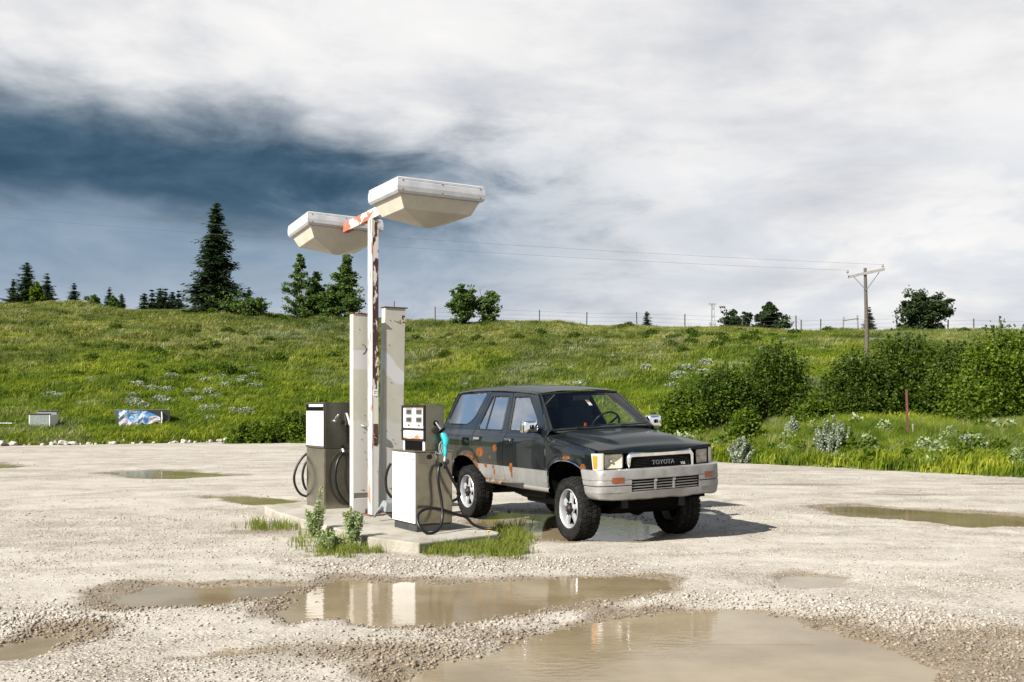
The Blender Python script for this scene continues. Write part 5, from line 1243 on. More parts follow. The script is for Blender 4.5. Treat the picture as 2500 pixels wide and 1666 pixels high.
def decid_meshes(seed, H, Rr, n_leaf, leaf, base=.12, shape='oval', lean=(0, 0), gaps=.5, stems=1, limbs=16):
    """trunk, limbs and clumps of leaves hung on the limbs"""
    r = np.random.default_rng(seed); seg = []; tips = []
    for st in range(stems):
        ox, oy = (r.normal(size=2) * Rr * .35 if stems > 1 else (0, 0)); top = H * (1 if st == 0 else r.uniform(.65, .95))
        axis_ = lambda s: np.array([ox * (.3 + .7 * s) + lean[0] * H * s ** 1.6, oy * (.3 + .7 * s) + lean[1] * H * s ** 1.6, top * s])
        seg.append(([tuple(axis_(s)) for s in (-.02, .25, .5, .75, .97)], .016 * H / stems ** .5, .004 * H))
        nl = int(limbs / stems ** .4) + 2
        for i in range(nl):
            s = base + (1 - base) * (i + r.random()) / nl * .97; a = 2.4 * i + r.random()
            w_ = {'oval': math.sin(math.pi * min(1, (s - base * .6) / (1.05 - base * .6)) ** .8) ** .6, 'column': min(1, (1.02 - s) * 1.7) ** .8 * min(1, .35 + s * 3), 'cone': (1.02 - s) ** .95 + .03}[shape]
            L = Rr * w_ * r.uniform(.6, 1.1) / (stems ** .3); p0 = axis_(s); rise = r.uniform(.7, 1.4) if shape == 'column' else r.uniform(.25, .8)
            p1 = p0 + np.array([math.cos(a) * L * .5, math.sin(a) * L * .5, L * .25 * rise]); p2 = p0 + np.array([math.cos(a) * L, math.sin(a) * L, L * rise]) + np.array([lean[0], lean[1], 0]) * L
            seg.append(([tuple(p0), tuple(p1), tuple(p2)], .006 * H / stems ** .5, .002 * H))
            for q in (.3, .5, .65, .8, .9, 1., 1.08): tips.append((p0 * (1 - q) + p2 * q + r.normal(size=3) * .2 * L * q, (.15 * L + .03 * H ** .5) * r.uniform(.5, 1.3)))
        tips.append((axis_(1.), .04 * H))
    T_ = np.array([a for a, _ in tips]); S_ = np.array([b for _, b in tips]); k = r.random(len(T_)) > gaps * .25; T_, S_ = T_[k], S_[k]
    i = r.integers(0, len(T_), n_leaf); C = T_[i] + r.normal(size=(n_leaf, 3)) * (S_[i] * .75)[:, None] * np.array([1.1, 1.1, .7]) + np.array([.12, 0, 0]) * S_[i][:, None]; C = C[C[:, 2] > .02 * H]
    return (seg, *leaf_cloud(r, C, leaf))
def shrub_meshes(seed, w_, dep, H, n_leaf, leaf, slope=0., spikes=9, lean=.0):
    """many-stemmed thicket: mounded clumps with shoots standing out on top; slope raises the right-hand end"""
    r = np.random.default_rng(seed); seg = []; C = []; nc_ = int(24 + w_ * 9)
    for i in range(nc_):
        u = r.uniform(-1, 1); v = r.uniform(-1, 1); k = max(.12, 1 - (abs(u) ** 2.6) * .75 - v * v * .5); top = H * (k * (.86 + .14 * r.random())) * (1 + slope * u)
        b = np.array([u * w_ * .42, v * dep * .4, 0]); c = np.array([u * w_ * .5 + lean * top, v * dep * .5, 0])
        m = 4
        for j in range(m):
            s = (j + .6 + .5 * r.random()) / m; cc = b * (1 - s) + c * s; cc[2] = top * s; rad = .12 * H + .12 * w_ / 3 * r.random()
            q = int(n_leaf / nc_ / m); D_ = rdir(r, q); C.append(cc + r.normal(size=(q, 3)) * rad * .62 * np.array([1.1, 1., .8]))
        seg.append(([(b[0] * .5, b[1] * .5, -.1), tuple((b + c) / 2 + np.array([0, 0, top * .5])), (c[0], c[1], top * .95)], .022, .006))
    for i in range(spikes * 3):                  # upright leafy shoots
        u = r.uniform(-.9, .9); v = r.uniform(-.6, .6); k = max(.15, 1 - abs(u) ** 2.6 * .75 - v * v * .5); top = H * k * (1 + slope * u); x0 = np.array([u * w_ * .5 + lean * top, v * dep * .5, top * .85]); L = H * r.uniform(.12, .38); dv = np.array([r.normal() * .16 + .14, r.normal() * .1, 1.])
        q = 40; s = r.random(q)[:, None]; C.append(x0 + dv * L * s + r.normal(size=(q, 3)) * .045 * (1.2 - s)); seg.append(([tuple(x0), tuple(x0 + dv * L)], .008, .003))
    C = np.concatenate(C); C = C[C[:, 2] > .0]; return (seg, *leaf_cloud(r, C, leaf, .25))

# ------------------------------------------------------------------ trees on the skyline
def top_h(py, dd, base): return zpix(py, dd) - base
GC = 'conifers along the hilltop'
p = at_depth(528, 84); hgt = top_h(496, 84, p.z - .3)
sp_big = spruce_meshes(5, hgt, hgt * .245, 1.75, .58, 5, 1.12)
t = make_tree('spruce_tree', *sp_big, M['spruce'], M['bark'], 'tallest dark spruce standing alone on the hilltop at left', 'tree', p - Vector((0, 0, .3)))
mb = MB(); rr = random.Random(8)                 # dead twigs sticking out of its right side
for k in range(14):
    zz2 = rr.uniform(.2, .72) * hgt; L = rr.uniform(1.3, 2.2) * (1.1 - zz2 / hgt); a = rr.uniform(-.9, .3)
    mb.tube([(0, 0, zz2), (L * .6 * math.cos(a), L * .6 * math.sin(a), zz2 + .05), (L * math.cos(a), L * math.sin(a), zz2 + rr.uniform(-.1, .3))], [.03, .02, .008], 5)
mb.build('dead_twigs', M['bark'], t)
CON = [spruce_meshes(20 + i, 4., w_, .80, .5, 6, 1.45) for i, w_ in enumerate((1.15, 1.0, 1.45))]
CL = [(66, 640, 90, 0, 'second tallest spruce, in the cluster at the far left of the hilltop'), (33, 682, 92, 2, 'squat spruce at the far left end of the hilltop cluster'), (116, 668, 90, 1, 'spruce right of the pale green bush in the far left cluster'),
      (181, 692, 93, 2, 'small broad spruce alone right of the far left cluster'), (267, 702, 92, 1, 'thin small spruce with a bushy skirt between the far left cluster and tall spruce'), (297, 717, 96, 0, 'tiny spruce just right of the thin small spruce'),
      (608, 702, 90, 1, 'small spruce behind the wooden frame, right of the tall spruce'), (1579, 760, 92, 0, 'tiny lone spruce on the bare middle of the hilltop'), (2122, 750, 92, 1, 'thin sparse conifer behind the utility pole')]
for k, px in enumerate((352, 371, 391, 404, 421, 436)): CL.append((px, (715, 708, 703, 705, 712, 710)[k], 120, k % 2, None))
protos = {}
for k, (px, py, dd, v_, lb) in enumerate(CL):
    p = at_depth(px, dd); p.z = float(land(p.x, 84)) - .3 - (0 if dd < 100 else 0); hg = max(.9, zpix(py, dd) - p.z)
    lb = lb or 'one of the row of tiny far spruces left of the tall spruce'
    if v_ not in protos: t = make_tree('spruce_tree', *CON[v_], M['spruce'], M['bark'], lb, 'tree', p, k * 1.3, GC); protos[v_] = t
    else: t = copy_tree(protos[v_]); t.location = p; t.rotation_euler.z = k * 1.3; t['label'] = lb
    s = hg / 4.; wf = 1.0 if hg > 2 else .8; t.scale = (s * wf, s * wf, s)
def place_dec(name, px, py, dd, wpx, nleaf, leaf, shape, mm, bark, label, seed, grp=None, base=.12, gaps=.5, stems=1, cat='tree', lean=(.03, 0), limbs=16):
    p = at_depth(px, dd); p.z -= .25; hg = zpix(py, dd) - p.z; Rr = wpx * dd / FPX / 2
    return make_tree(name, *decid_meshes(seed, hg, Rr, nleaf, leaf, base, shape, lean, gaps, stems, limbs), mm, bark, label, cat, p, 0, grp)
place_dec('aspen_tree', 728, 618, 84, 80, 8840, 0.086, 'cone', M['aspen'], M['birch'], 'airy pale-trunked aspen, left of the trees behind the left floodlight', 41, base=.06, gaps=1.2, limbs=26)
place_dec('leafy_tree', 768, 668, 85, 66, 11900, 0.101, 'cone', M['aspen'], M['bark'], 'dense dull green tree between the aspen and the bright poplar', 42, base=.03, limbs=28)
place_dec('poplar_tree', 842, 626, 84, 84, 15300, 0.101, 'cone', M['aspen'], M['bark'], 'dense bright poplar just left of the lamp post', 43, base=.03, gaps=.3, limbs=34)
place_dec('leafy_bush', 803, 697, 84, 90, 7650, 0.101, 'oval', M['aspen'], M['bark'], 'low rounded bush between the poplar and its neighbours', 44, base=.03, stems=3, cat='bush')
place_dec('leafy_tree', 1129, 698, 84, 80, 12750, 0.094, 'oval', M['aspen'], M['bark'], 'bushy round tree on the hilltop just right of the columns', 45, base=.03, stems=4, gaps=.3)
tw = place_dec('leafy_tree', 1198, 712, 84, 62, 5100, 0.094, 'oval', M['aspen'], M['bark'], 'thin small tree with a bare twig above, right of the bushy round tree', 46, base=.03, stems=3, gaps=1.2)
mb = MB(); mb.tube([(-.7, 0, .5), (-.75, 0, 2.3), (-.9, 0, 3.4)], [.03, .02, .008], 5)
for k in range(5): mb.tube([(-.77 - k * .02, 0, 2. + k * .25), (-.5 + (k % 2) * -.5, 0, 2.5 + k * .25)], [.012, .005], 4)
mb.build('bare_twig', M['bark'], tw)
place_dec('leafy_bush', 90, 690, 88, 40, 4250, 0.101, 'oval', M['shrub2'], M['bark'], 'pale green leafy bush among the far left spruces', 47, stems=3, base=.03, cat='bush')
place_dec('pine_tree', 1789, 762, 88, 60, 4420, 0.094, 'oval', M['pine'], M['bark'], 'low open pine left of the two dark pines near the mast', 48, base=.25, stems=2)
place_dec('pine_tree', 1820, 765, 88, 28, 2550, 0.094, 'oval', M['pine'], M['bark'], 'small dark pine squeezed between its two neighbours', 49, base=.1)
place_dec('pine_tree', 1876, 741, 87, 84, 11050, 0.109, 'cone', M['pine'], M['bark'], 'broad dark pine with a domed crown near the mast', 50, base=.03, gaps=.2)
place_dec('pine_tree', 2240, 717, 84, 122, 13600, 0.109, 'oval', M['pine'], M['bark'], 'large dark wind-swept pine right of the utility pole', 51, base=.03, gaps=1.0, stems=4, lean=(.10, 0))
place_dec('leafy_bush', 229, 724, 88, 46, 3740, 0.094, 'oval', M['aspen'], M['bark'], 'low dark bush on the skyline left of the thin small spruce', 52, stems=3, base=.03, cat='bush')
place_dec('leafy_bush', 275, 724, 88, 36, 3060, 0.094, 'oval', M['aspen'], M['bark'], 'low bush at the foot of the thin small spruce', 53, stems=3, base=.03, cat='bush')
place_dec('leafy_bush', 552, 734, 83, 130, 7140, 0.086, 'oval', M['aspen'], M['bark'], 'spreading low bush around the tall spruce', 54, stems=5, base=.03, cat='bush')
place_dec('leafy_bush', 625, 738, 83, 90, 6120, 0.086, 'oval', M['aspen'], M['bark'], 'low bush in front of the wooden frame', 55, stems=4, base=.03, cat='bush')

# ------------------------------------------------------------------ thicket at the right
def place_shrub(px, dd, wpx, topy, n_, mm, label, seed, slope=0., lean=.05, leaf=.045, dep=None, grp='shrubs beyond the gravel at right'):
    p = at_depth(px, dd); p.z -= .1; wd = wpx * dd / FPX; hg = zpix(topy, dd) - p.z
    return make_tree('shrub', *shrub_meshes(seed, wd, dep or wd * .8, hg, int(n_ * 2.3), leaf, slope, 22, lean), mm, M['bark'], label, 'shrub', p, 0, grp)
place_shrub(1655, 31, 130, 960, 7500, M['shrub2'], 'lowest shrub at the left end of the thicket, above the bonnet', 61, .15)
place_shrub(1750, 32, 170, 912, 10000, M['shrub'], 'middle shrub of the left clump, rising to the right', 62, .12)
place_shrub(1870, 33, 180, 858, 13000, M['shrub'], 'tall wind-swept shrub at the right end of the left clump', 63, .15, .10)
place_shrub(2080, 32, 170, 875, 9000, M['shrub'], 'shrub in front of the foot of the utility pole', 64, .05)
place_shrub(2200, 33, 230, 832, 14000, M['shrub'], 'wide dark shrub behind the rusty red post', 65, .0)
place_shrub(2330, 32, 190, 850, 11000, M['shrub'], 'dark shrub between the rusty post and the tall shrub at the edge', 66, .05)
place_shrub(2450, 29, 230, 815, 17000, M['shrub2'], 'tall bright shrub cut off by the right edge', 67, .05)
place_shrub(1990, 31, 100, 985, 3500, M['shrub2'], 'small bright shrub in the gap between the two clumps', 68, 0)
place_shrub(1812, 29, 70, 1010, 2600, M['shrub2'], 'small yellow-green shrub at the foot of the left clump', 69, 0)
place_shrub(700, 43, 150, 1016, 4500, M['shrub2'], 'low bright green shrub on the bank left of the pumps', 70, .1, leaf=.06)
place_shrub(610, 42, 120, 1040, 3500, M['shrub2'], 'low sprawling shrub at the foot of the bank left of the pumps', 71, .1, leaf=.06)
def sage_plant(px, py, dd, wpx, label, seed, n_=2600, mm='sage', leaf=.028):
    p = at_depth(px, dd); p.z -= .03; hg = zpix(py, dd) - p.z; wd = wpx * dd / FPX; r = np.random.default_rng(seed); seg = []; C = []
    for k in range(26):
        a = r.random() * 6.28; b = np.array([math.cos(a), math.sin(a)]) * wd * .5 * r.random() ** .6; h_ = hg * r.uniform(.55, 1.0) * (1 - .35 * np.hypot(*b) / (wd * .5)); q = n_ * 2 // 26; s = r.random(q) ** .7
        C.append(np.c_[b[0] * (.4 + .6 * s), b[1] * (.4 + .6 * s), h_ * s] + r.normal(size=(q, 3)) * .035 * (1.3 - .9 * s)[:, None]); seg.append(([(b[0] * .3, b[1] * .3, -.05), (b[0], b[1], h_ * .95)], .01, .003))
    C = np.concatenate(C); t = thing('sage_plant', label, 'plant', p, 0, 'silvery sage plants beside the gravel')
    branch_tubes(seg).build('stems', M['sage'], t, fix=False); V, F = leaf_cloud(r, C, leaf); np_mesh('leaves', V, F, M[mm], t); return t
sage_plant(2030, 1005, 25.5, 84, 'tall silvery sage plant in front of the gap in the thicket', 81, 3600)
sage_plant(1808, 1055, 26.5, 70, 'shorter silvery sage plant beside the bonnet of the car', 82, 2600)
sage_plant(2055, 1070, 25.3, 50, 'green leafy plant at the foot of the tall sage', 83, 1500, 'shrub2')
sage_plant(1935, 1010, 29, 40, 'thin sage plant at the foot of the left clump', 84, 700)
sage_plant(2360, 1048, 24, 40, 'small sage plant in the grass below the rusty post', 85, 600)

# ------------------------------------------------------------------ grass, sage and low scrub (ground cover beyond counting)
def asset(name, V, F, m):
    me = bpy.data.meshes.new(name); me.from_pydata(V.tolist() if hasattr(V, 'tolist') else V, [], F.tolist() if hasattr(F, 'tolist') else F); me.materials.append(m); return bpy.data.objects.new(name, me)
def tuft(seed, nb_, h_, spread, wdt, lean=(.10, .02)):
    r = np.random.default_rng(seed); V = []; F = []
    for i in range(nb_):
        a = r.random() * 6.28; rad = spread * r.random() ** .6; b = np.array([math.cos(a) * rad, math.sin(a) * rad, -.02]); L = h_ * r.uniform(.5, 1.1); a2 = r.random() * 6.28; bend = L * r.uniform(.1, .5)
        dv = np.array([math.cos(a2) * bend + lean[0] * L * 2, math.sin(a2) * bend + lean[1] * L * 2, 0]); w_ = np.array([-math.sin(a2 + 1.), math.cos(a2 + 1.), 0]) * wdt * r.uniform(.7, 1.3)
        m_ = b + dv * .3 + [0, 0, L * .6]; tp = b + dv + [0, 0, L * (.95 - .2 * bend / L)]
        o = len(V); V += [tuple(b - w_), tuple(b + w_), tuple(m_ + w_ * .7), tuple(m_ - w_ * .7), tuple(tp)]; F += [(o, o + 1, o + 2, o + 3), (o + 3, o + 2, o + 4)]
    return V, F
def scatter(name, P, S, assets, label, rz=None):
    col = bpy.data.collections.new(name + '_kinds')
    for a in assets: col.objects.link(a)
    n = len(P); me = bpy.data.meshes.new(name); me.vertices.add(n); me.vertices.foreach_set('co', np.asarray(P, np.float32).ravel())
    def attr(nm, typ, arr):
        a = me.attributes.new(nm, typ, 'POINT'); a.data.foreach_set('value' if typ != 'FLOAT_VECTOR' else 'vector', np.asarray(arr).ravel())
    attr('size', 'FLOAT', np.asarray(S, np.float32)); attr('pick', 'INT', rng.integers(0, len(assets), n).astype(np.int32))
    attr('turn', 'FLOAT_VECTOR', np.c_[np.zeros(n), np.zeros(n), rng.random(n) * .9 - .45 if rz is None else rng.random(n) * 6.28].astype(np.float32))
    o = bpy.data.objects.new(name, me); COL.objects.link(o)
    g = bpy.data.node_groups.new(name + '_scatter', 'GeometryNodeTree'); g.interface.new_socket('Geometry', in_out='INPUT', socket_type='NodeSocketGeometry'); g.interface.new_socket('Geometry', in_out='OUTPUT', socket_type='NodeSocketGeometry')
    N = g.nodes; gi = N.new('NodeGroupInput'); go = N.new('NodeGroupOutput'); ip = N.new('GeometryNodeInstanceOnPoints'); ci = N.new('GeometryNodeCollectionInfo')
    ci.inputs['Collection'].default_value = col; ci.inputs['Separate Children'].default_value = True; ci.inputs['Reset Children'].default_value = True
    def na(nm, dt):
        q = N.new('GeometryNodeInputNamedAttribute'); q.data_type = dt; q.inputs['Name'].default_value = nm; return q.outputs['Attribute']
    er = N.new('FunctionNodeEulerToRotation'); Lk = g.links.new
    Lk(na('turn', 'FLOAT_VECTOR'), er.inputs[0]); Lk(er.outputs[0], ip.inputs['Rotation']); Lk(na('size', 'FLOAT'), ip.inputs['Scale']); Lk(na('pick', 'INT'), ip.inputs['Instance Index'])
    ip.inputs['Pick Instance'].default_value = True; Lk(gi.outputs[0], ip.inputs['Points']); Lk(ci.outputs[0], ip.inputs['Instance']); Lk(ip.outputs[0], go.inputs[0])
    md = o.modifiers.new('scatter', 'NODES'); md.node_group = g; return kind(o, 'stuff', label)
M['straw'] = leaf_mat('straw_stems', [(.16, .17, .06), (.27, .26, .12), (.36, .34, .2)], .7, .3)
TF = [asset('tuft', *tuft(100 + i, 34, .19, .22, .010), M['blades']) for i in range(5)]
TF2 = [asset('tuft', *tuft(120 + i, 24, .46, .20, .006), M['blades']) for i in range(3)]
def hill_points(n, y0f, y1, jit=1.):
    x = []; y = []
    yy = 18 + (y1 - 18) * rng.random(n * 4) ** .9; xx = (rng.random(n * 4) - .5) * 1.14 * yy; q = yy - foot(xx) - .7 * fbm(xx * .5, yy * 0 + 3., 5)
    k = (q > y0f); return xx[k][:n], yy[k][:n]
x, y = hill_points(80000, .05, 87.); S = (.8 + .6 * rng.random(len(x))) * (1 + .5 * sstep(30, 60, y)) * (.7 + .9 * np.clip(fbm(x * .5, y * .5, 91) + .5, 0, 1))
scatter('grass', np.c_[x, y, land(x, y)], S, TF, 'green and olive grass over the hillside')
# denser, taller grass on the verge at the right
n = 26000; yy = 19 + 17 * rng.random(n * 4); xx = 2 + 18 * rng.random(n * 4); q = yy - foot(xx) - .7 * fbm(xx * .5, yy * 0 + 3., 5); k = (q > .0) & (xx < yy * .56) & (q < 10)
x, y, q = xx[k][:n], yy[k][:n], q[k][:n]; S = (.35 + .55 * rng.random(len(x))) * (.28 + .75 * sstep(0, 4.5, q))
scatter('tall_grass', np.c_[x, y, land(x, y)], S, TF2 + TF[:2], 'taller fresh grass on the verge below the thicket')
# grass edge along the foot of the left bank
x = -24 + 27 * rng.random(9000); y = foot(x) + .7 * fbm(x * .5, x * 0 + 3., 5) + np.abs(rng.normal(0, .7, len(x))) - .1
scatter('grass', np.c_[x, y, np.maximum(land(x, y), 0)], .5 + .6 * rng.random(len(x)), TF, 'bright grass along the foot of the left bank')
def clump(seed, n_, rad, h_, leaf, m):
    r = np.random.default_rng(seed); D_ = rdir(r, n_); C = D_ * (r.random(n_) ** .45)[:, None] * [rad, rad, h_]; C[:, 2] = np.abs(C[:, 2]); V, F = leaf_cloud(r, C, leaf); return asset('clump', V, F, m)
SG = [clump(140 + i, 420, .42, .34, .05, M['sage']) for i in range(3)]
DK = [clump(150 + i, 520, .50, .45, .06, M['shrub']) for i in range(3)]
def spots(n, zones):
    out = []
    for (a, b, ra, rb, wt) in zones:
        for _ in range(int(n * wt)):
            p = on_land((a + rng.normal() * ra) * D, (b + rng.normal() * rb) * D)
            if p.y < 84 and p.y > foot(p.x) + .5: out.append(p)
    return np.array([tuple(p) for p in out])
P = spots(42, [(380, 895, 90, 22, .5), (540, 875, 60, 25, .45), (330, 925, 160, 14, .25), (560, 950, 60, 10, .12), (180, 900, 90, 15, .15), (1560, 860, 80, 15, .3), (1150, 850, 120, 30, .25), (1600, 820, 100, 20, .25), (1900, 790, 120, 15, .3)])
scatter('sagebrush', P, .45 + .75 * rng.random(len(P)), SG, 'pale sagebrush dotted over the slope', 1)
P = spots(62, [(300, 800, 220, 26, .55), (60, 830, 60, 20, .12), (560, 800, 120, 30, .3), (500, 860, 120, 20, .25), (1000, 780, 120, 22, .35), (1400, 780, 160, 14, .35), (1700, 770, 100, 10, .25), (1650, 790, 60, 15, .2), (2050, 765, 160, 8, .3), (700, 730, 200, 8, .35), (1250, 745, 300, 5, .3), (1800, 752, 300, 4, .4), (2250, 762, 80, 5, .2), (100, 705, 120, 6, .2)])
scatter('low_scrub', P, .5 + .8 * rng.random(len(P)), DK, 'small dark scrub dotted over the upper slope', 1)

x = 4 + 13 * rng.random(900); y = foot(x) + .4 + 7 * rng.random(900); k = x < y * .54; x, y = x[k][:260], y[k][:260]
VG = [clump(170 + i, 220, .26, .34, .05, M['shrub2']) for i in range(2)] + [clump(175, 260, .22, .40, .04, M['weed'])]
scatter('verge_weeds', np.c_[x, y, land(x, y)], .45 + .8 * rng.random(len(x)) ** 2, VG, 'broad-leaved weeds scattered in the verge grass', 1)
ST = [asset('tuft', *tuft(180 + i, 12, .75, .16, .004, (.14, .0)), M['straw']) for i in range(3)]
n = 600; y = 19 + 16 * rng.random(n * 4); x = 2 + 18 * rng.random(n * 4); q = y - foot(x); k = (q > .4) & (x < y * .56) & (q < 9) & (fbm(x * .5, y * .5, 95) > -.02); x, y = x[k][:n], y[k][:n]
scatter('seed_grass', np.c_[x, y, land(x, y)], .35 + .4 * rng.random(len(x)), ST, 'pale seeding grass stems in the verge')
# ------------------------------------------------------------------ weeds round the pump island
def weed(px, py_top, py_base, wpx, label, seed, n_):
    x, y = flat(px, py_base); hg = zpix(py_top, y); wd = wpx * y / FPX; r = np.random.default_rng(seed); seg = []; C = []
    for k in range(11):
        a = r.random() * 6.28; b = np.array([math.cos(a), math.sin(a)]) * wd * .5 * r.random() ** .5; h_ = hg * r.uniform(.35, .95) if k else hg; q = n_ * 2 // 11; s = .12 + .88 * r.random(q) ** .8
        C.append(np.c_[b[0] * s, b[1] * s, h_ * s] + r.normal(size=(q, 3)) * .022 * (1.5 - s)[:, None]); seg.append(([(b[0] * .15, b[1] * .15, -.03), (b[0] * .6, b[1] * .6, h_ * .55), (b[0], b[1], h_ * .98)], .005, .002))
    C = np.concatenate(C); t = thing('weed', label, 'plant', (x, y, 0), 0, 'leafy weeds beside the pump island'); branch_tubes(seg).build('stems', M['weed'], t, fix=False)
    V, F = leaf_cloud(r, C, .013); np_mesh('leaves', V, F, M['weed'], t); return t
weed(768, 1188, 1312, 46, 'tall pale weed growing beside the island in front of the rear pump', 201, 1500)
weed(864, 1240, 1335, 46, 'leafy weed at the island edge in front of the left column', 202, 1400)
weed(800, 1290, 1345, 70, 'short spreading weed at the foot of the tall pale weed', 203, 1500)
G3 = [asset('tuft', *tuft(160 + i, 18, .135, .075, .003, (.04, 0)), M['lotgrass']) for i in range(4)]
def fringe(zones):
    out = []
    for (a, b, ra, rb, n_) in zones:
        for _ in range(n_):
            x, y = flat((a + rng.normal() * ra), (b + rng.normal() * rb)); out.append((x, y, .0))
    return np.array(out)
P = fringe([(1110, 1349, 40, 5, 70), (1195, 1342, 42, 9, 150), (1255, 1328, 20, 14, 120), (820, 1347, 34, 6, 40), (890, 1347, 30, 5, 24), (650, 1287, 30, 4, 26), (705, 1290, 16, 5, 12), (790, 1325, 36, 10, 34), (1235, 1305, 18, 8, 50)])
scatter('grass', P, .45 + 1.1 * rng.random(len(P)) ** 1.5, G3, 'grass tufts fringing the pump island', 1)
x, y = flat(1193, 1340); t = thing('dandelion', 'single yellow dandelion in the grass before the island', 'flower', (x, y, 0))
MB().tube([(0, 0, 0), (.005, 0, .10), (0, 0, .17)], .003, 6).build('stem', M['weed'], t)
mb = MB()
for k in range(16):
    a = 2 * math.pi * k / 16; mb.add([(0, 0, .17), (.022 * math.cos(a - .2), .022 * math.sin(a - .2), .178), (.026 * math.cos(a), .026 * math.sin(a), .182), (.022 * math.cos(a + .2), .022 * math.sin(a + .2), .178)], [(0, 1, 2, 3)])
mb.lathe([(0, .188), (.012, .182), (.014, .17)], 10); mb.build('petals', mat('yellow_petals', (.85, .52, .01), .5), t)

# ------------------------------------------------------------------ utility pole and power lines
M['polewood'] = mat('old_pole_wood', (.085, .07, .055), .9, bump=(30, .6), var=.3, vscale=14)
UD = on_land(2112, 905).y; p = at_depth(2112, UD); ztop = zpix(655, UD)
U = thing('utility_pole', 'tall wooden utility pole with a single crossarm behind the thicket', 'utility pole', p)
hh = ztop - p.z; MB().tube([(.12, 0, -.5), (.06, 0, hh * .5), (0, 0, hh)], [.10, .085, .065], 12).build('shaft', M['polewood'], U, smooth=50)
aw = .84 * UD / 60; za = hh - .32 * UD / 60; sl = .12
mb = MB(); mb.add([(x, y, zz2) for x, yo_, zo in ((-aw, .5, -.11), (aw, -.5, .11)) for y, zz2 in ((yo_ - .06 - .12, za + zo - .06), (yo_ + .0 - .12, za + zo - .06), (yo_ - .12, za + zo + .06), (yo_ - .06 - .12, za + zo + .06))], [(0, 1, 2, 3), (7, 6, 5, 4), (0, 4, 5, 1), (1, 5, 6, 2), (2, 6, 7, 3), (3, 7, 4, 0)])
arm = mb.build('crossarm', mat('bleached_wood', (.17, .165, .155), .85, var=.2), U)
for s in (-1, 1):
    MB().tube([(0, -.14, za - .75), (s * .48, -.14 - s * .26, za + s * .055 - .05)], .018, 6).build('brace', M['wire'], U)
INS = []
for s in (-.93 * UD / 60, .80 * UD / 60):
    mb = MB(); o_ = (s, -.15 - s * .54, za + s * .118 + .06); mb.lathe([(0, 0), (.02, 0), (.02, .08), (.05, .10), (.055, .15), (.03, .17), (.045, .20), (.02, .24), (0, .24)], 12, 'z', o_); mb.build('insulator', mat('glass_insulator', (.30, .32, .32), .2, coat=.5), U, smooth=50); INS.append(Vector(o_) + p + Vector((0, 0, .2)))
for k, (I0, py, lab) in enumerate(((INS[0], 531, 'lower of the two thin power lines crossing the sky'), (INS[1], 505, 'upper of the two thin power lines crossing the sky'))):
    q = at_depth(0, 36, zpix(py, 36)); q2 = q + (q - I0) * .7; pts = []
    for i in range(41):
        t = i / 40; v = I0.lerp(q2, t); v.z -= .55 * 4 * t * (1 - t); v.z += .55 * 4 * .588 * .412 * t / .588 * (1 if t < .588 else (1 - t) / .412 * .588 / t); pts.append(v)
    tag(MB().tube(pts, .004, 5).build('power_line', M['wire'], None), lab, 'power line', 'power lines')

# ------------------------------------------------------------------ hilltop fence, frames and mast
M['darkwood'] = mat('dark_wood', (.055, .045, .035), .9, var=.3)
FN_ = thing('wire_fence', 'line of thin posts and wire along the hilltop', 'fence', (0, 84, 0))
posts = [(1063, 749), (1317, 757), (1432, 762), (1555, 762), (1672, 767), (1812, 783), (1944, 771), (1956, 783), (2003, 779), (2190, 776), (2247, 776), (2314, 781), (2378, 783), (2444, 788), (2510, 788)]
tops = []
for i, (px, py) in enumerate(posts):
    q = at_depth(px, 84.); zt = zpix(py, 84.); zt = max(zt, q.z + 1.2)
    MB().tube([(q.x, 0, q.z - .4), (q.x + .03 * (i % 3 - 1), 0, zt)], .05, 6).build('post', M['darkwood'], FN_); tops.append(Vector((q.x, 0, zt)))
for k, o_ in enumerate((.12, .45, .78)):
    MB().tube([t_ - Vector((0, .05, o_)) for t_ in tops], .006, 4).build('wire', M['wire'], FN_)
def frame(px0, px1, py, py2, dd, label, legs=0.):
    a = at_depth(px0, dd); b = at_depth(px1, dd); z0, z1 = zpix(py, dd), zpix(py2, dd); t = thing('wooden_frame', label, 'gate', a)
    for q, zz2, ln in ((a, z0, .12), (b, z1, -.10)): MB().tube([(q.x - a.x - ln, 0, q.z - a.z - .4), (q.x - a.x, 0, zz2 - a.z)], .06, 8).build('post', M['wood'], t, smooth=50)
    MB().tube([(-.1, -.06, z0 - a.z - .32), (b.x - a.x + .1, -.06, z1 - a.z - .25)], .045, 8).build('rail', M['wood'], t, smooth=50); return t
frame(595, 637, 728, 724, 82.5, 'pale wooden frame on the hilltop right of the tall spruce')
frame(2060, 2093, 774, 770, 84.5, 'thin wooden gate frame on the hilltop left of the utility pole')
q = at_depth(1740, 240); q.z = 4.; mt = thing('radio_mast', 'far lattice radio mast on the skyline', 'mast', q); zt = zpix(741, 240) - q.z
for k in range(3):
    a = 2.1 * k; MB().tube([(1.1 * math.cos(a), 1.1 * math.sin(a), 0), (.35 * math.cos(a), .35 * math.sin(a), zt)], .07, 5).build('leg', M['galv'], mt)
for i in range(12):
    z0 = zt * i / 12; z1 = zt * (i + 1) / 12; r0 = 1.1 - .75 * i / 12; r1 = 1.1 - .75 * (i + 1) / 12
    mb = MB()
    for k in range(3):
        a, b = 2.1 * k, 2.1 * (k + 1); mb.tube([(r0 * math.cos(a), r0 * math.sin(a), z0), (r1 * math.cos(b), r1 * math.sin(b), z1)], .04, 4, False)
    mb.build('bracing', M['galv'], mt)
for s in (-1, 1): MB().box((s * .6 - .15, -.1, zt * .55), (s * .6 + .15, .1, zt * .8)).build('antenna', M['galv'], mt)
MB().box((-.9, -.15, zt - .3), (.9, .15, zt)).build('platform', M['galv'], mt)
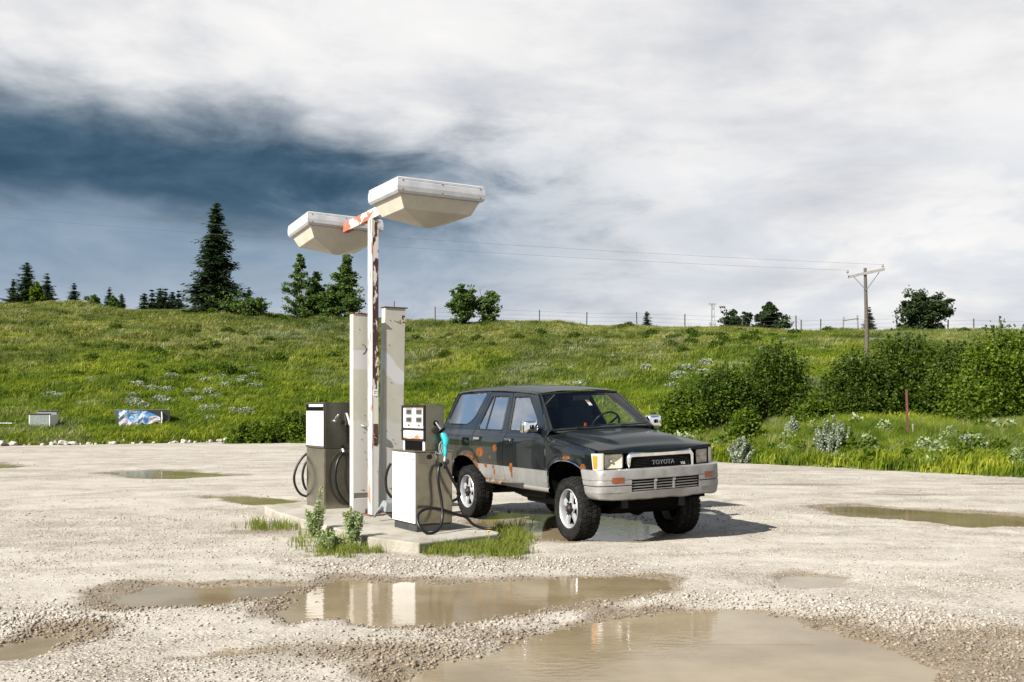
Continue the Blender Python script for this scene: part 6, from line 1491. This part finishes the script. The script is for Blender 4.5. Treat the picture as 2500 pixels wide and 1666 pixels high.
# rusty post and its short neighbour in front of the thicket
q = at_depth(2216, 26.5); MBp = MB(); hq = zpix(951, 26.5) - q.z
for dx_, dy_ in ((0, 0),): MBp.box((-.03, -.03, -.3), (.03, -.022, hq)); MBp.box((-.004, -.021, -.3), (.004, .03, hq))
tag(MBp.build('steel_post', M['rustypost'], None, loc=q), 'rusty red steel post in front of the thicket', 'post')
bpy.data.objects['steel_post'].rotation_euler.y = R(-2)
q = at_depth(2228, 26.2); tag(MB().tube([(0, 0, -.2), (.01, 0, zpix(1035, 26.2) - q.z)], .025, 8).build('short_stake', M['wood'], None, loc=q), 'short pale stake beside the rusty red post', 'stake')

# ------------------------------------------------------------------ dumped boxes on the bank
def dumped_print():
    """torn printed front: blue, white and red swirls"""
    m = bpy.data.materials.new('torn_print'); m.use_nodes = True; t = NT(m.node_tree); t.n.clear()
    tc = t.node('ShaderNodeTexCoord').outputs['Object']; n = t.noise(tc, 2.2, 4, .6, 1.8)
    c = t.ramp(n, [(.38, (.05, .20, .55)), (.45, (.14, .38, .70)), (.50, (.70, .74, .80)), (.55, (.75, .75, .77)), (.59, (.60, .28, .26)), (.64, (.75, .72, .72)), (.70, (.10, .32, .66))])
    c.node.color_ramp.interpolation = 'LINEAR'
    p = t.node('ShaderNodeBsdfPrincipled', Base_Color=c, Roughness=.4); t.node('ShaderNodeOutputMaterial', Surface=p); return m
q = on_land(343, 1043); BX = thing('dumped_vending_machine', 'big dark box lying on the bank with a torn blue, white and red front', 'vending machine', q + Vector((0, 0, .02)), R(28))
k_ = q.y / FPX
w1, d1, h1 = 112 * k_, 84 * k_, 40 * k_
MB().box((-w1 * .45, 0, 0), (w1 * .62, d1, h1)).build('cabinet', mat('dark_cabinet', (.035, .045, .04), .5, var=.3), BX, bevel=.015)
MB().box((-w1 * .45 - .005, -.008, h1 + .001), (w1 * .62 + .005, d1 + .005, h1 + .022)).build('top_sheet', M['galv'], BX, bevel=.004)
mb = MB(); g_ = []
r_ = np.random.default_rng(4)
top_ = [h1 * v for v in (1., 1., .99, .98, .97, .96, .93, .84, .70, .55)]; bot_ = [0, .0, 0, .02, .06, .22, .12, .18, .30, .2]
for i in range(10):
    x_ = -w1 * .45 + w1 * .86 * i / 9; g_.append([(x_, -.03 - .05 * r_.random(), bot_[i] * h1 + (top_[i] - bot_[i] * h1) * j / 4) for j in range(5)])
mb.grid(g_); mb.build('torn_front', dumped_print(), BX)
MB().tube([(w1 * .42, -.05, .0), (w1 * .45, -.04, h1 * .5), (w1 * .44, -.05, h1 * .9)], .03, 6).build('loose_strip', M['whitepanel'], BX, smooth=40)
q = on_land(96, 1050); k_ = q.y / FPX; t = thing('open_metal_box', 'open-topped grey metal box sitting on the bank at far left', 'box', q + Vector((0, 0, -.05)), R(-6)); w1, h1, d1 = 54 * k_, 40 * k_, 34 * k_
gw = mat('grey_green_sheet', (.15, .175, .165), .5, .2, var=.2)
for nm, a, b in (('front_wall', (-w1 / 2 + .03, 0, 0), (w1 / 2 - .03, .03, h1)), ('back_wall', (-w1 / 2 + .03, d1, 0), (w1 / 2 - .03, d1 + .03, h1 * 1.18)), ('side_wall', (-w1 / 2, 0, 0), (-w1 / 2 + .029, d1 + .03, h1)), ('side_wall', (w1 / 2 - .029, 0, 0), (w1 / 2, d1 + .03, h1))): MB().box(a, b).build(nm, M['whitepanel'] if nm == 'side_wall' else gw, t, bevel=.004)
MB().box((-w1 / 2 - .02, -.02, h1), (w1 / 2 + .02, .05, h1 + .05)).build('front_rim', M['plastic'], t, bevel=.005); MB().box((-w1 / 2 + .05, d1 - .02, h1 * 1.18), (w1 / 2 + .04, d1 + .05, h1 * 1.18 + .05)).build('rear_rim', M['plastic'], t, bevel=.005)
MB().box((-w1 / 2 + .035, .035, h1 * .55), (w1 / 2 - .035, d1 - .005, h1 * .58)).build('inner_tray', M['whitepanel'], t)
q = on_land(8, 1048); k_ = q.y / FPX; t = thing('dark_trough', 'low dark trough half hidden in grass at the left edge', 'trough', q + Vector((0, 0, -.1)), R(-4)); w1 = 44 * k_
mb = MB(); mb.prism([(-w1 / 2, .32), (w1 / 2, .32), (w1 * .36, 0), (-w1 * .36, 0)], 0, .5, lambda a, b, h_: (a, h_, b)); mb.build('body', M['plastic'], t, bevel=.01)
MB().box((-w1 / 2 - .03, -.03, .321), (w1 / 2 + .03, .53, .35)).build('lid', M['galv'], t, bevel=.005)
